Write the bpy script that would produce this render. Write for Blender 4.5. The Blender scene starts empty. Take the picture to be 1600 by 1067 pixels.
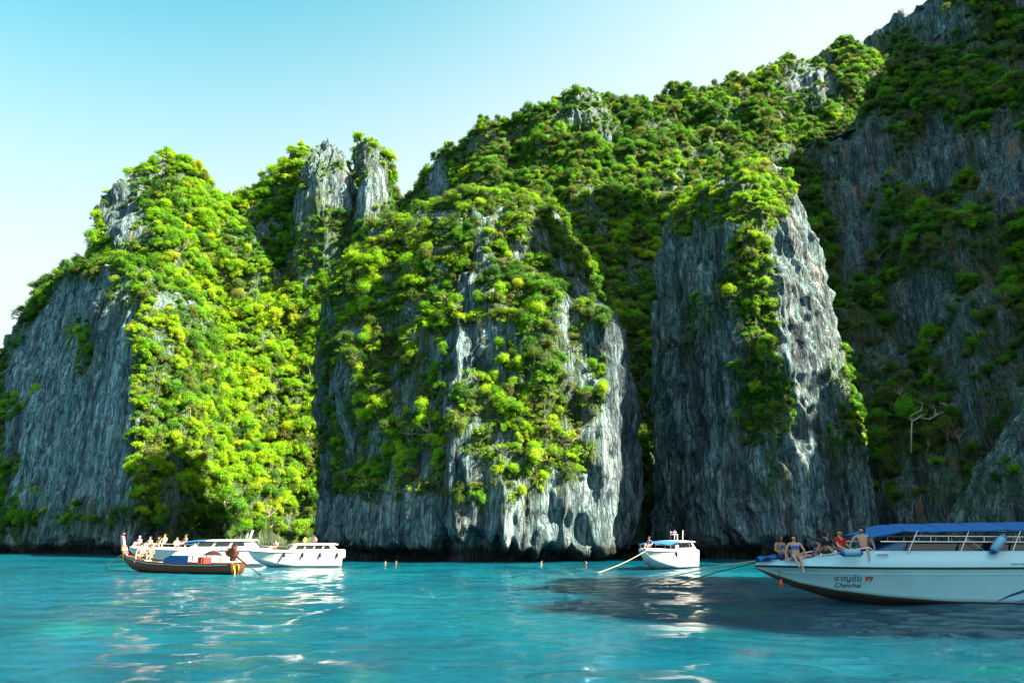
import bpy, bmesh, math, random
import numpy as np
from mathutils import Vector, Matrix, Euler
from mathutils.bvhtree import BVHTree

sc = bpy.context.scene
COL = sc.collection
rng = np.random.default_rng(7)
random.seed(7)

# ------------------------------------------------------------------ camera
W, H, FPX = 1600.0, 1067.0, 1067.0
CAM_H = 2.05
PITCH = math.atan((845 - H / 2) / FPX)
cam_d = bpy.data.cameras.new('camera')
cam_d.sensor_width = 36.0
cam_d.lens = FPX / W * 36.0
cam_d.clip_start = 0.2
cam_d.clip_end = 8000
cam = bpy.data.objects.new('camera', cam_d)
COL.objects.link(cam)
cam.location = (0, 0, CAM_H)
cam.rotation_euler = (math.pi / 2 + PITCH, 0, 0)
sc.camera = cam

# ------------------------------------------------------------------ sky, sun, exposure
SUN_DIR = Vector((0.71, -0.24, 0.62)).normalized()      # from the scene towards the sun
SUN_EL = math.asin(SUN_DIR.z)
SUN_AZ = math.atan2(SUN_DIR.x, SUN_DIR.y)
world = bpy.data.worlds.new('World')
sc.world = world
world.use_nodes = True
wn, wl = world.node_tree.nodes, world.node_tree.links
wn.clear()
sky = wn.new('ShaderNodeTexSky')
sky.sky_type = 'NISHITA'
sky.sun_disc = False
sky.sun_elevation = SUN_EL
sky.sun_rotation = SUN_AZ
sky.air_density = 1.0
sky.dust_density = 5.0
sky.ozone_density = 1.0
sat = wn.new('ShaderNodeHueSaturation')
sat.inputs['Hue'].default_value = 0.43
sat.inputs['Saturation'].default_value = 1.5
sat.inputs['Value'].default_value = 0.72
bg = wn.new('ShaderNodeBackground')
bg.inputs['Strength'].default_value = 0.086
wo = wn.new('ShaderNodeOutputWorld')
# humid tropical air: the sky pales towards the horizon and towards the sun's side, all the way round
wtc = wn.new('ShaderNodeTexCoord')
wdot = wn.new('ShaderNodeVectorMath')
wdot.operation = 'DOT_PRODUCT'
sh = Vector((SUN_DIR.x, SUN_DIR.y, 0)).normalized()
wdot.inputs[1].default_value = (.8 * sh.x, .8 * sh.y, -2.6)
wadd = wn.new('ShaderNodeMath')
wadd.operation = 'ADD'
wadd.inputs[1].default_value = 2.34
wmr = wn.new('ShaderNodeMapRange')
wmr.interpolation_type = 'SMOOTHSTEP'
wmix = wn.new('ShaderNodeMix')
wmix.data_type = 'RGBA'
wmix.inputs[7].default_value = (1.75, 2.02, 2.1, 1)
wl.new(wtc.outputs['Generated'], wdot.inputs[0])
wl.new(wdot.outputs['Value'], wadd.inputs[0])
wl.new(wadd.outputs[0], wmr.inputs['Value'])
wl.new(wmr.outputs[0], wmix.inputs[0])
wl.new(sky.outputs[0], sat.inputs['Color'])
wl.new(sat.outputs[0], wmix.inputs[6])
wl.new(wmix.outputs[2], bg.inputs['Color'])
wl.new(bg.outputs[0], wo.inputs['Surface'])

sun_d = bpy.data.lights.new('sun', 'SUN')
sun_d.energy = 5.0
sun_d.angle = math.radians(0.5)
sun_d.color = (1.0, 0.83, 0.60)
sun = bpy.data.objects.new('sun', sun_d)
COL.objects.link(sun)
sun.rotation_euler = SUN_DIR.to_track_quat('Z', 'Y').to_euler()

vs = sc.view_settings
vs.view_transform = 'Standard'
vs.look = 'None'
vs.exposure = 2.6
vs.gamma = 1.0
vs.use_curve_mapping = False
sc.cycles.max_bounces = 6
sc.cycles.diffuse_bounces = 3
sc.cycles.glossy_bounces = 3
sc.cycles.transmission_bounces = 3
sc.cycles.transparent_max_bounces = 6
sc.cycles.use_denoising = True
sc.cycles.caustics_reflective = False
sc.cycles.caustics_refractive = False

# ------------------------------------------------------------------ helpers
CP, SP = math.cos(PITCH), math.sin(PITCH)


def at(px, py, Y):
    """point of the place seen at photo pixel (px, py), Y metres ahead (vectorised)"""
    u = (np.asarray(px, float) - W / 2) / FPX
    v = (H / 2 - np.asarray(py, float)) / FPX
    k = np.asarray(Y, float) / (CP - SP * v)
    return u * k, np.asarray(Y, float) + 0 * k, CAM_H + k * (SP + CP * v)


def proj(P):
    d = P[:, 1] * CP + (P[:, 2] - CAM_H) * SP
    u = P[:, 0] / d
    v = (-P[:, 1] * SP + (P[:, 2] - CAM_H) * CP) / d
    return W / 2 + u * FPX, H / 2 - v * FPX, d


_tab = np.random.default_rng(99).random(65536).astype(np.float32) * 2 - 1


def vnoise(P, seed=0):
    P = np.asarray(P, np.float64) + seed * 17.31
    i = np.floor(P).astype(np.int64)
    f = (P - i).astype(np.float32)
    f = f * f * f * (f * (f * 6 - 15) + 10)
    out = 0
    for dx in (0, 1):
        for dy in (0, 1):
            for dz in (0, 1):
                h = ((i[:, 0] + dx) * 73856093) ^ ((i[:, 1] + dy) * 19349663) ^ ((i[:, 2] + dz) * 83492791)
                h = (h ^ (h >> 13)) & 65535
                w = (f[:, 0] if dx else 1 - f[:, 0]) * (f[:, 1] if dy else 1 - f[:, 1]) * (f[:, 2] if dz else 1 - f[:, 2])
                out = out + w * _tab[h]
    return out


def fbm(P, oct=3, seed=0, gain=0.5):
    a, s, o = 1.0, 0, 0
    Q = np.array(P, float)
    for k in range(oct):
        s = s + a * vnoise(Q, seed + k * 3.7)
        Q = Q * 2.03
        a *= gain
    return s


def ridged(P, seed=0):
    return 1 - np.abs(vnoise(P, seed)) * 2


def worley(P, seed=0):
    """distance to the nearest feature point: rounded hollows parted by sharp edges"""
    P = np.asarray(P, np.float64) + seed * 11.7
    i = np.floor(P).astype(np.int64)
    f = P - i
    best = np.full(len(P), 9.0)
    for dx in (-1, 0, 1):
        for dy in (-1, 0, 1):
            for dz in (-1, 0, 1):
                h = ((i[:, 0] + dx) * 73856093) ^ ((i[:, 1] + dy) * 19349663) ^ ((i[:, 2] + dz) * 83492791)
                h ^= h >> 13
                d = 0
                for k, o in enumerate((dx, dy, dz)):
                    r = _tab[(h + k * 7919) & 65535] * .5 + .5
                    d = d + (o + r - f[:, k]) ** 2
                best = np.minimum(best, d)
    return np.sqrt(best)


def link(name, me, mat=None, parent=None):
    o = bpy.data.objects.new(name, me)
    COL.objects.link(o)
    if mat is not None:
        for m in (mat if isinstance(mat, (list, tuple)) else [mat]):
            me.materials.append(m)
    if parent is not None:
        o.parent = parent
    return o


def tag(o, label=None, cat=None, group=None, kind=None):
    if label: o['label'] = label
    if cat: o['category'] = cat
    if group: o['group'] = group
    if kind: o['kind'] = kind
    return o


def grid_mesh(name, X, Y, Z, wrap=False, smooth=True):
    R, C = X.shape
    me = bpy.data.meshes.new(name)
    V = np.stack([X, Y, Z], -1).reshape(-1, 3)
    r = np.arange(R - 1)[:, None]
    c = np.arange(C if wrap else C - 1)[None, :]
    a = r * C + c
    b = r * C + (c + 1) % C
    F = np.stack([a, b, b + C, a + C], -1).reshape(-1, 4)
    me.vertices.add(len(V))
    me.vertices.foreach_set('co', V.astype(np.float32).ravel())
    me.loops.add(len(F) * 4)
    me.loops.foreach_set('vertex_index', F.astype(np.int32).ravel())
    me.polygons.add(len(F))
    me.polygons.foreach_set('loop_start', np.arange(0, len(F) * 4, 4, dtype=np.int32))
    me.polygons.foreach_set('loop_total', np.full(len(F), 4, np.int32))
    me.polygons.foreach_set('use_smooth', np.full(len(F), smooth, bool))
    me.update()
    return me, V, F


def grid_normals(X, Y, Z, wrap=False):
    P = np.stack([X, Y, Z], -1)
    if wrap:
        du = np.roll(P, -1, 1) - np.roll(P, 1, 1)
    else:
        du = np.gradient(P, axis=1)
    dv = np.gradient(P, axis=0)
    n = np.cross(du, dv)
    n /= np.linalg.norm(n, axis=-1, keepdims=True) + 1e-9
    return n


# ------------------------------------------------------------------ node material helper
class NT:
    def __init__(s, name):
        s.m = bpy.data.materials.new(name)
        s.m.use_nodes = True
        s.t = s.m.node_tree
        s.n, s.l = s.t.nodes, s.t.links
        s.n.clear()
        s.out = s.n.new('ShaderNodeOutputMaterial')

    def new(s, t, **kw):
        n = s.n.new(t)
        for k, v in kw.items():
            setattr(n, k, v)
        return n

    def put(s, sock, v):
        if isinstance(v, bpy.types.NodeSocket):
            s.l.new(v, sock)
        elif isinstance(v, (tuple, list)) and len(v) == 3 and sock.type == 'RGBA':
            sock.default_value = (*v, 1)
        else:
            sock.default_value = v

    def noise(s, vec, scale=5, detail=3, rough=0.55, dist=0):
        n = s.new('ShaderNodeTexNoise')
        if vec is not None: s.l.new(vec, n.inputs['Vector'])
        n.inputs['Scale'].default_value = scale
        n.inputs['Detail'].default_value = detail
        n.inputs['Roughness'].default_value = rough
        n.inputs['Distortion'].default_value = dist
        return n.outputs['Fac']

    def mapping(s, vec, scale=(1, 1, 1), loc=(0, 0, 0), rot=(0, 0, 0)):
        n = s.new('ShaderNodeMapping')
        s.l.new(vec, n.inputs['Vector'])
        n.inputs['Scale'].default_value = scale
        n.inputs['Location'].default_value = loc
        n.inputs['Rotation'].default_value = rot
        return n.outputs[0]

    def ramp(s, fac, stops, interp='LINEAR'):
        n = s.new('ShaderNodeValToRGB')
        s.l.new(fac, n.inputs['Fac'])
        e = n.color_ramp.elements
        n.color_ramp.interpolation = interp
        while len(e) < len(stops):
            e.new(0.5)
        for x, (p, c) in zip(e, stops):
            x.position = p
            x.color = (c, c, c, 1) if isinstance(c, (int, float)) else (*c, 1)
        return n.outputs['Color']

    def mix(s, fac, a, b, mode='MIX'):
        n = s.new('ShaderNodeMix', data_type='RGBA', blend_type=mode)
        s.put(n.inputs[0], fac)
        s.put(n.inputs[6], a)
        s.put(n.inputs[7], b)
        return n.outputs[2]

    def math(s, op, a, b=0.0, clamp=False):
        n = s.new('ShaderNodeMath', operation=op, use_clamp=clamp)
        s.put(n.inputs[0], a)
        s.put(n.inputs[1], b)
        return n.outputs[0]

    def coord(s, which='Object'):
        return s.new('ShaderNodeTexCoord').outputs[which]

    def pos(s):
        return s.new('ShaderNodeNewGeometry').outputs['Position']

    def attr(s, name):
        return s.new('ShaderNodeAttribute', attribute_name=name).outputs['Fac']

    def bump(s, h, strength=0.5, dist=0.1, normal=None):
        n = s.new('ShaderNodeBump')
        n.inputs['Strength'].default_value = strength
        n.inputs['Distance'].default_value = dist
        s.l.new(h, n.inputs['Height'])
        if normal is not None: s.l.new(normal, n.inputs['Normal'])
        return n.outputs[0]

    def bsdf(s, color, rough=0.6, normal=None, spec=0.5, metal=0.0, **kw):
        n = s.new('ShaderNodeBsdfPrincipled')
        s.put(n.inputs['Base Color'], color)
        s.put(n.inputs['Roughness'], rough)
        n.inputs['Specular IOR Level'].default_value = spec
        n.inputs['Metallic'].default_value = metal
        for k, v in kw.items():
            s.put(n.inputs[k], v)
        if normal is not None: s.l.new(normal, n.inputs['Normal'])
        return n

    def done(s, shader):
        s.l.new(shader.outputs[0] if hasattr(shader, 'outputs') else shader, s.out.inputs['Surface'])
        return s.m


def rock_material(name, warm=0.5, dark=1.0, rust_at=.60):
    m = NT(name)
    p = m.pos()
    flow = m.noise(m.mapping(p, (1, 1, .15)), .35, 3, .6)
    st1 = m.noise(m.mapping(p, (.9, .9, .045)), 1.2, 6, .65, .3)
    st2 = m.noise(m.mapping(p, (1.6, 1.6, .09), (9, 4, 3)), 2.0, 4, .6, .2)
    blotch = m.noise(p, .8, 6, .65)
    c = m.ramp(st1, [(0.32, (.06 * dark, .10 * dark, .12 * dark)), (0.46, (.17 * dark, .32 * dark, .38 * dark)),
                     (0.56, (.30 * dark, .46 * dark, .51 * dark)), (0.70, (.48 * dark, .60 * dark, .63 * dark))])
    band = m.noise(m.mapping(p, (.5, .5, .02), (5, 2, 8)), .9, 3, .6, .4)
    c = m.mix(1.0, c, m.ramp(band, [(.36, (.35, .38, .42)), (.5, (.95, .95, .95)), (.62, (1.35, 1.35, 1.35))]), 'MULTIPLY')
    c2 = m.ramp(st2, [(0.33, .34), (0.52, .9), (0.68, 1.3)])
    c = m.mix(1.0, c, c2, 'MULTIPLY')
    c = m.mix(m.ramp(blotch, [(0.33, .55), (0.52, 0.0)]), c, (.045, .045, .05))
    rust = m.ramp(m.noise(m.mapping(p, (.5, .5, .06), (31, 7, 0)), 1.0, 4, .6), [(rust_at, 0.0), (rust_at + .16, warm)])
    c = m.mix(rust, c, (.42, .25, .16))
    # green film where plants root
    veg = m.attr('veg')
    vn = m.noise(p, 1.1, 4, .6)
    g = m.math('MULTIPLY', veg, m.ramp(vn, [(.3, .5), (.6, 1.0)]))
    c = m.mix(g, c, m.mix(m.noise(p, 3.5, 5, .7), (.02, .055, .008), (.12, .22, .012)))
    # tidal band, black with algae, a shape of its own along the waterline
    sep = m.new('ShaderNodeSeparateXYZ')
    m.l.new(p, sep.inputs[0])
    zz = m.math('ADD', sep.outputs[2], m.math('MULTIPLY', flow, -1.4))
    tide = m.ramp(zz, [(0.0, 1.0), (0.5, 1.0), (1.0, 0.0)])
    c = m.mix(m.math('MULTIPLY', tide, .85), c, (.022, .02, .018))
    fl = m.noise(m.mapping(p, (2.4, 2.4, .22), (3, 5, 1)), 1.6, 5, .7, .15)
    vor = m.new('ShaderNodeTexVoronoi', feature='DISTANCE_TO_EDGE')
    m.l.new(m.mapping(p, (1.5, 1.5, .22)), vor.inputs['Vector'])
    vor.inputs['Scale'].default_value = 1.1
    crack = m.ramp(vor.outputs['Distance'], [(0, 0.0), (.12, 1.0)])
    h = m.math('ADD', m.math('MULTIPLY', fl, 1.3), m.math('MULTIPLY', m.noise(p, 2.6, 8, .75), .8))
    h = m.math('ADD', h, m.math('MULTIPLY', crack, .35))
    c = m.mix(1.0, c, m.ramp(fl, [(.34, .55), (.52, 1.0), (.66, 1.25)]), 'MULTIPLY')
    c = m.mix(1.0, c, m.ramp(vor.outputs['Distance'], [(0, .4), (.07, 1.0)]), 'MULTIPLY')
    bm_ = m.bump(h, 1.0, .9)
    return m.done(m.bsdf(c, .88, bm_, .25))


def leaf_material(name, stops, trans=.4):
    m = NT(name)
    r = m.new('ShaderNodeObjectInfo').outputs['Random']
    c = m.ramp(r, stops)
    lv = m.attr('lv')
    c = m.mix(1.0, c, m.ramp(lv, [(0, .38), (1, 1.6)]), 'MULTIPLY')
    hs = m.new('ShaderNodeHueSaturation')
    m.l.new(c, hs.inputs['Color'])
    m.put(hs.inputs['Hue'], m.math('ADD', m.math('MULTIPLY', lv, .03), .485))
    d = m.bsdf(hs.outputs[0], .55, None, .3)
    t = m.new('ShaderNodeBsdfTranslucent')
    m.l.new(m.mix(1.0, hs.outputs[0], (1.25, 1.3, .6), 'MULTIPLY'), t.inputs['Color'])
    mx = m.new('ShaderNodeMixShader')
    mx.inputs[0].default_value = trans
    m.l.new(d.outputs[0], mx.inputs[1])
    m.l.new(t.outputs[0], mx.inputs[2])
    return m.done(mx)


def plain(name, col, rough=.5, spec=.5, metal=0, var=.12, scale=8, bump=0.0):
    """a paint / cloth / skin material with slight uneven tone"""
    m = NT(name)
    n = m.noise(m.coord('Object'), scale, 4, .6)
    a = tuple(x * (1 - var) for x in col)
    b = tuple(min(1, x * (1 + var)) for x in col)
    c = m.mix(n, a, b)
    nb = m.bump(n, bump, .02) if bump else None
    return m.done(m.bsdf(c, rough, nb, spec, metal))


M = {}
M['rock'] = rock_material('limestone', .6, 1.0, .60)
M['rock_pale'] = rock_material('limestone_streaked', .35, 1.3, .62)
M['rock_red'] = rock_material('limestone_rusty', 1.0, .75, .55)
G_DARK, G_MID, G_BRT, G_YEL, G_OLV, G_ORG = (.014, .055, .012), (.04, .14, .008), (.13, .32, .004), (.26, .38, .005), (.11, .13, .03), (.36, .22, .01)
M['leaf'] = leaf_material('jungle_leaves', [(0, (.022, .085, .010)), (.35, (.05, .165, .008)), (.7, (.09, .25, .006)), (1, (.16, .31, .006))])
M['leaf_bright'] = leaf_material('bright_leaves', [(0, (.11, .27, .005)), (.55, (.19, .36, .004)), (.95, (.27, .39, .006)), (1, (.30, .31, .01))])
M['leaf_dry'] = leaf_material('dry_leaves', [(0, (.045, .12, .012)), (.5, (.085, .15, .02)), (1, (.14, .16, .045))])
M['bark'] = plain('pale_bark', (.30, .26, .21), .9, .2, 0, .35, 6)
M['dead'] = plain('bleached_wood', (.5, .47, .43), .9, .2, 0, .25, 6)

# ------------------------------------------------------------------ water
def build_water():
    def axis(lo, hi, fine_lo, fine_hi, step):
        mid = np.arange(fine_lo, fine_hi + 1e-6, step)
        a, s = [fine_hi], step
        while a[-1] < hi:
            s *= 1.09
            a.append(a[-1] + s)
        b, s = [fine_lo], step
        while b[-1] > lo:
            s *= 1.09
            b.append(b[-1] - s)
        return np.concatenate([np.array(b[1:])[::-1], mid, np.array(a[1:])])
    xs = axis(-4000, 4000, -24, 24, .13)
    ys = axis(-1500, 6000, 4, 48, .10)
    X, Y = np.meshgrid(xs, ys)
    P = np.stack([X.ravel(), Y.ravel(), 0 * X.ravel()], -1)
    Q = P * (.45, .62, 1)
    Q[:, 0] += .6 * vnoise(P * .2, 5)
    z = .05 * fbm(Q * .5, 2, 11) + .075 * (np.abs(vnoise(Q * 1.15 + 3.1, 4)) - .3) * -1 + .042 * vnoise(Q * (2.4, 2.9, 1), 8)
    d = np.hypot(P[:, 0], P[:, 1] - 20)
    z *= np.clip(1.2 - d / 110, 0, 1)
    me, V, F = grid_mesh('water', X, Y, z.reshape(X.shape))
    m = NT('lagoon_water')
    p = m.pos()
    big = m.noise(m.mapping(p, (1, .8, 1)), .09, 3, .55, .6)
    c = m.ramp(big, [(.3, (.0, .036, .070)), (.52, (.0, .080, .135)), (.7, (.002, .130, .185))])
    shallow = m.ramp(m.noise(m.mapping(p, (1, 1, 1), (3.2, -2.5, 0)), .16, 2, .5), [(.58, 0.0), (.74, .7)])
    c = m.mix(shallow, c, (.0, .16, .12))
    r1 = m.noise(m.mapping(p, (.8, 2.0, 1)), 3.6, 6, .7, .5)
    r2 = m.noise(m.mapping(p, (.6, 1.6, 1), (4, 1, 0)), .8, 3, .6, .5)
    h = m.math('ADD', m.math('MULTIPLY', r1, .5), r2)
    b = m.bump(h, 1.0, .46)
    return tag(link('water', me, m.done(m.bsdf(c, .035, b, .5, IOR=1.33))), kind='structure')


water = build_water()

# ------------------------------------------------------------------ cliffs
BVH_V, BVH_F, NV = [], [], 0
SCATTER = []     # (verts, faces, normals, name)


def finish_rock(name, X, Y, Z, wrap, mat, amps, vegfn, flip=False, notch=None, seed=0, teeth=0.0):
    global NV
    big, flute, fine = amps
    n = grid_normals(X, Y, Z, wrap)
    if flip: n = -n
    P = np.stack([X, Y, Z], -1).reshape(-1, 3)
    nn = n.reshape(-1, 3)
    steep = np.clip(1.25 - np.abs(nn[:, 2]), .25, 1)
    warp = P + 1.2 * np.stack([vnoise(P * .25, 51), vnoise(P * .25, 52), 0 * P[:, 0]], -1)
    d = big * fbm(P * (.11, .11, .07), 3, 1 + seed)
    fl = (ridged(warp * (.32, .32, .022), 2 + seed) - .3) * .6 + (worley(warp * (.55, .55, .07), 3 + seed) - .5) * 1.0 \
        + (worley(warp * (1.25, 1.25, .16), 4 + seed) - .5) * .62 + (worley(P * (.5, .5, .42), 5 + seed) - .5) * .35
    d += flute * fl * steep
    d += fine * .7 * fbm(P * (1.1, 1.1, .5), 3, 6 + seed, .65)
    d += fine * .5 * np.maximum(0, vnoise(P * (.35, .35, .6), 9 + seed)) * steep
    if notch is not None:
        nh, dep = notch
        hn = nh * (1.0 + .5 * vnoise(P * (.13, .13, 0), 21 + seed) + .5 * vnoise(P * (1.3, 1.3, 0), 22 + seed))
        tt = np.clip((hn - P[:, 2]) / 1.1, 0, 1)
        d -= dep * tt * tt * (3 - 2 * tt)
    P = P + nn * d[:, None]
    if teeth:      # jagged crest: the top stands up in blades of rock
        zl, zh = P[:, 2].max() * .62, P[:, 2].max()
        zt = np.clip((P[:, 2] - zl) / (zh - zl), 0, 1)
        P[:, 2] += teeth * zt * (np.maximum(0, ridged(P * (.42, .42, 0), 41 + seed)) ** 1.5 * 1.6 + .8 * np.maximum(0, ridged(P * (1.1, 1.1, 0), 42 + seed)) - .7)
    X2, Y2, Z2 = (P[:, k].reshape(X.shape) for k in range(3))
    me, V, F = grid_mesh(name, X2, Y2, Z2, wrap)
    N2 = grid_normals(X2, Y2, Z2, wrap).reshape(-1, 3)
    if flip:
        N2 = -N2
    px, py, dd = proj(V)
    veg = vegfn(V, N2, px, py)
    at_ = me.attributes.new('veg', 'FLOAT', 'POINT')
    at_.data.foreach_set('value', np.clip(veg, 0, 1).astype(np.float32))
    o = tag(link(name, me, mat), kind='structure')
    BVH_V.append(V)
    BVH_F.append(F + NV)
    NV += len(V)
    SCATTER.append((name, V, F, N2, veg))
    return o


def interp_rows(rows, zs):
    rows = np.array(rows, float)
    return [np.interp(zs, rows[:, 0], rows[:, k]) for k in range(1, rows.shape[1])]


def tower(name, rows, section, mat, amps, vegfn, step=.22, notch=(2.0, 2.6), seed=0, smooth_sec=2, teeth=0.0):
    """a rock tower: rows (py, px_left, px_right, Yc, half_depth) from the foot up, cut by a plan section in (u, v)"""
    R = np.array(rows, float)
    Xl, _, Zr = at(R[:, 1], R[:, 0], R[:, 3])
    Xr, _, _ = at(R[:, 2], R[:, 0], R[:, 3])
    Zr[0] = -3
    tabs = np.stack([Zr, Xl, Xr, R[:, 3], R[:, 4]], -1)
    L = np.concatenate([[0], np.cumsum(np.hypot(np.diff(Zr), np.hypot(np.diff(Xl), np.diff(Xr)) * .5))])
    t = np.linspace(0, L[-1], max(20, int(L[-1] / step)))
    k = np.ones(9) / 9
    cols = []
    for j in range(5):
        c = np.interp(t, L, tabs[:, j])
        cp = np.concatenate([np.full(4, c[0]), c, np.full(4, c[-1])])
        cols.append(np.convolve(cp, k, 'valid'))
    z, xl, xr, yc, b = cols
    S = np.array(section + section[:1], float)
    a0 = (xr - xl).max() / 2
    b0 = b.max()
    sl = np.concatenate([[0], np.cumsum(np.hypot(np.diff(S[:, 0]) * a0, np.diff(S[:, 1]) * b0))])
    n0 = int(sl[-1] / step)
    s = np.linspace(0, sl[-1], n0, endpoint=False)
    su, sv = np.interp(s, sl, S[:, 0]), np.interp(s, sl, S[:, 1])
    w = int(max(3, smooth_sec / step)) | 1
    kk = np.hanning(w + 2)[1:-1]
    kk /= kk.sum()
    h = w // 2
    su = np.convolve(np.concatenate([su[-h:], su, su[:h]]), kk, 'valid')
    sv = np.convolve(np.concatenate([sv[-h:], sv, sv[:h]]), kk, 'valid')
    # keep the back coarse
    keep = np.ones(n0, bool)
    back = sv > .55
    keep[back] = (np.arange(n0)[back] % 4 == 0)
    su, sv = su[keep], sv[keep]
    X = (xl + xr)[:, None] / 2 + (xr - xl)[:, None] / 2 * su[None]
    Y = yc[:, None] + b[:, None] * sv[None]
    Z = z[:, None] + 0 * X
    n = grid_normals(X, Y, Z, True)
    fi = np.argmin(sv)
    flip = n[len(z) // 3, fi, 1] > 0
    if flip:      # keep faces turned outwards
        X, Y, Z = X[:, ::-1], Y[:, ::-1], Z[:, ::-1]
    return finish_rock(name, X, Y, Z, True, mat, amps, vegfn, False, notch, seed, teeth)


def slope(name, ridge, base, mat, amps, vegfn, nc=420, nr=220, bow=1.2, sag=0.0, seed=0, notch=None, jag=3.0):
    """a mountainside: ridge [(px, py, Y)], base [(px, py, Y)]; it falls away again behind the ridge"""
    Rg, Bs = np.array(ridge, float), np.array(base, float)
    px = np.linspace(Rg[0, 0], Rg[-1, 0], nc)
    rpy = np.interp(px, Rg[:, 0], Rg[:, 1])
    rY = np.interp(px, Rg[:, 0], Rg[:, 2])
    rpy = rpy + jag * (fbm(np.stack([px * .06, 0 * px, 0 * px], -1), 3, 31 + seed))
    bpy_ = np.interp(px, Bs[:, 0], Bs[:, 1])
    bY = np.interp(px, Bs[:, 0], Bs[:, 2])
    k = np.hanning(13)[1:-1]
    k /= k.sum()
    rY = np.convolve(np.pad(rY, 5, 'edge'), k, 'valid')
    bY = np.convolve(np.pad(bY, 5, 'edge'), k, 'valid')
    rx, ry, rz = at(px, rpy, rY)
    bx, by, bz = at(px, bpy_, bY)
    t = np.linspace(0, 1, nr)[:, None]
    f = t ** bow
    g = t
    X = bx * (1 - f) + rx * f
    Y = by * (1 - f) + ry * f
    Z = bz * (1 - g) + rz * g
    # behind the crest
    tb = np.linspace(.02, 1, 26)[:, None]
    Xb = rx + 0 * tb
    Yb = ry + 6 * tb ** .5 + 30 * tb
    Zb = rz - (rz + 4) * tb ** 1.6
    X, Y, Z = np.concatenate([X, Xb]), np.concatenate([Y, Yb]), np.concatenate([Z, Zb])
    n = grid_normals(X, Y, Z)
    if n[nr // 2, nc // 2, 1] > 0:
        X, Y, Z = X[:, ::-1], Y[:, ::-1], Z[:, ::-1]
    return finish_rock(name, X, Y, Z, False, mat, amps, vegfn, False, notch, seed)


def box_mask(px, py, x0, x1, y0, y1, soft=20):
    return np.clip((px - x0) / soft + .5, 0, 1) * np.clip((x1 - px) / soft + .5, 0, 1) * np.clip((py - y0) / soft + .5, 0, 1) * np.clip((y1 - py) / soft + .5, 0, 1)


def blob(px, py, x, y, rx, ry):
    return np.clip(1.4 - 1.4 * np.sqrt(((px - x) / rx) ** 2 + ((py - y) / ry) ** 2), 0, 1)


# ---- vegetation density over each rock
def veg_mid(V, N, px, py):
    n = fbm(V * (.16, .16, .13), 3, 71)
    d = .56 + n * .3 + .95 * vnoise(V * (.5, .5, .38), 70) + .5 * vnoise(V * (1.1, 1.1, .9), 69) + N[:, 2] * .4
    top = np.clip((500 - py) / 220, -.5, 1)
    d = d + .3 * top
    lim = np.interp(px, [440, 520, 600, 680, 760, 860, 930, 960], [740, 770, 790, 770, 800, 800, 720, 470])
    d = d + .4 * blob(px, py, 600, 540, 140, 220)
    d = np.where(py > lim, d * 0 + np.where(N[:, 2] > .25, .1, 0), d)
    d = d - .3 * blob(px, py, 905, 560, 45, 240) + .35 * blob(px, py, 820, 600, 110, 200)
    d = d - 1.2 * (px > 955) * (py > 440)
    d = np.maximum(d, .95 * blob(px, py, 830, 700, 35, 110))
    return np.clip(d, 0, 1)


def veg_pillar(V, N, px, py):
    n = fbm(V * (.2, .2, .14), 3, 72)
    d = np.clip((400 - py) / 70, 0, 1) * 1.2 * (px < np.interp(py, [260, 330, 400], [1250, 1236, 1190])) + N[:, 2] * .5 - .35
    d = np.maximum(d, 1.1 * blob(px, py, 1160, 420, 80, 110) - .1)
    d = np.maximum(d, 1.2 * blob(px, py, 1185, 640, 70, 130) - .1)
    d = np.maximum(d, 1.1 * blob(px, py, 1210, 720, 50, 80) - .1)
    d = np.maximum(d, .7 * blob(px, py, 1330, 640, 60, 140))
    d = np.maximum(d, .55 * blob(px, py, 1100, 520, 40, 160))
    d = np.maximum(d, .8 * blob(px, py, 1150, 585, 40, 30))
    d = np.maximum(d, 1.0 * blob(px, py, 1185, 520, 45, 130) - .1)
    return np.clip(d * (1.1 + 1.3 * n), 0, 1) * (py < 800)


def veg_wall(V, N, px, py):
    n = fbm(V * (.15, .15, .12), 3, 73)
    d = N[:, 2] * .8 - .25
    d = np.maximum(d, np.clip((450 - py) / 30, 0, 1.2))
    d = np.maximum(d, 1.0 * (px > 205) * (py < 830))
    d = np.maximum(d, .9 * blob(px, py, 130, 540, 40, 60))
    d = np.maximum(d, .6 * blob(px, py, 190, 470, 50, 60))
    d = np.maximum(d, .5 * blob(px, py, 100, 810, 170, 40))
    d = np.maximum(d, .8 * (px < np.interp(py, [430, 575], [104, 8])))
    return np.clip(d * (1 + .9 * n), 0, 1)


def veg_left(V, N, px, py):
    n = fbm(V * (.09, .09, .09), 3, 74)
    d = .95 + n * .5 + .4 * N[:, 2]
    rockn = 1.2 * blob(px, py, 190, 330, 48, 85) + .9 * blob(px, py, 410, 360, 60, 25) \
        + 1.3 * blob(px, py, 575, 310, 45, 110) + .8 * blob(px, py, 510, 290, 45, 60) + .4 * blob(px, py, 330, 300, 30, 20)
    return np.clip(d - rockn * (1.0 + n), 0, 1)


def veg_back(V, N, px, py):
    n = fbm(V * (.09, .09, .08), 3, 75)
    d = .95 + n * .5 + .3 * N[:, 2]
    rockn = 1.0 * blob(px, py, 900, 185, 45, 40) + 1.1 * blob(px, py, 685, 295, 28, 60) + .9 * blob(px, py, 1270, 130, 70, 60) \
        + .5 * blob(px, py, 1060, 290, 30, 40)
    return np.clip(d - rockn * (1 + n), 0, 1)


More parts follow.
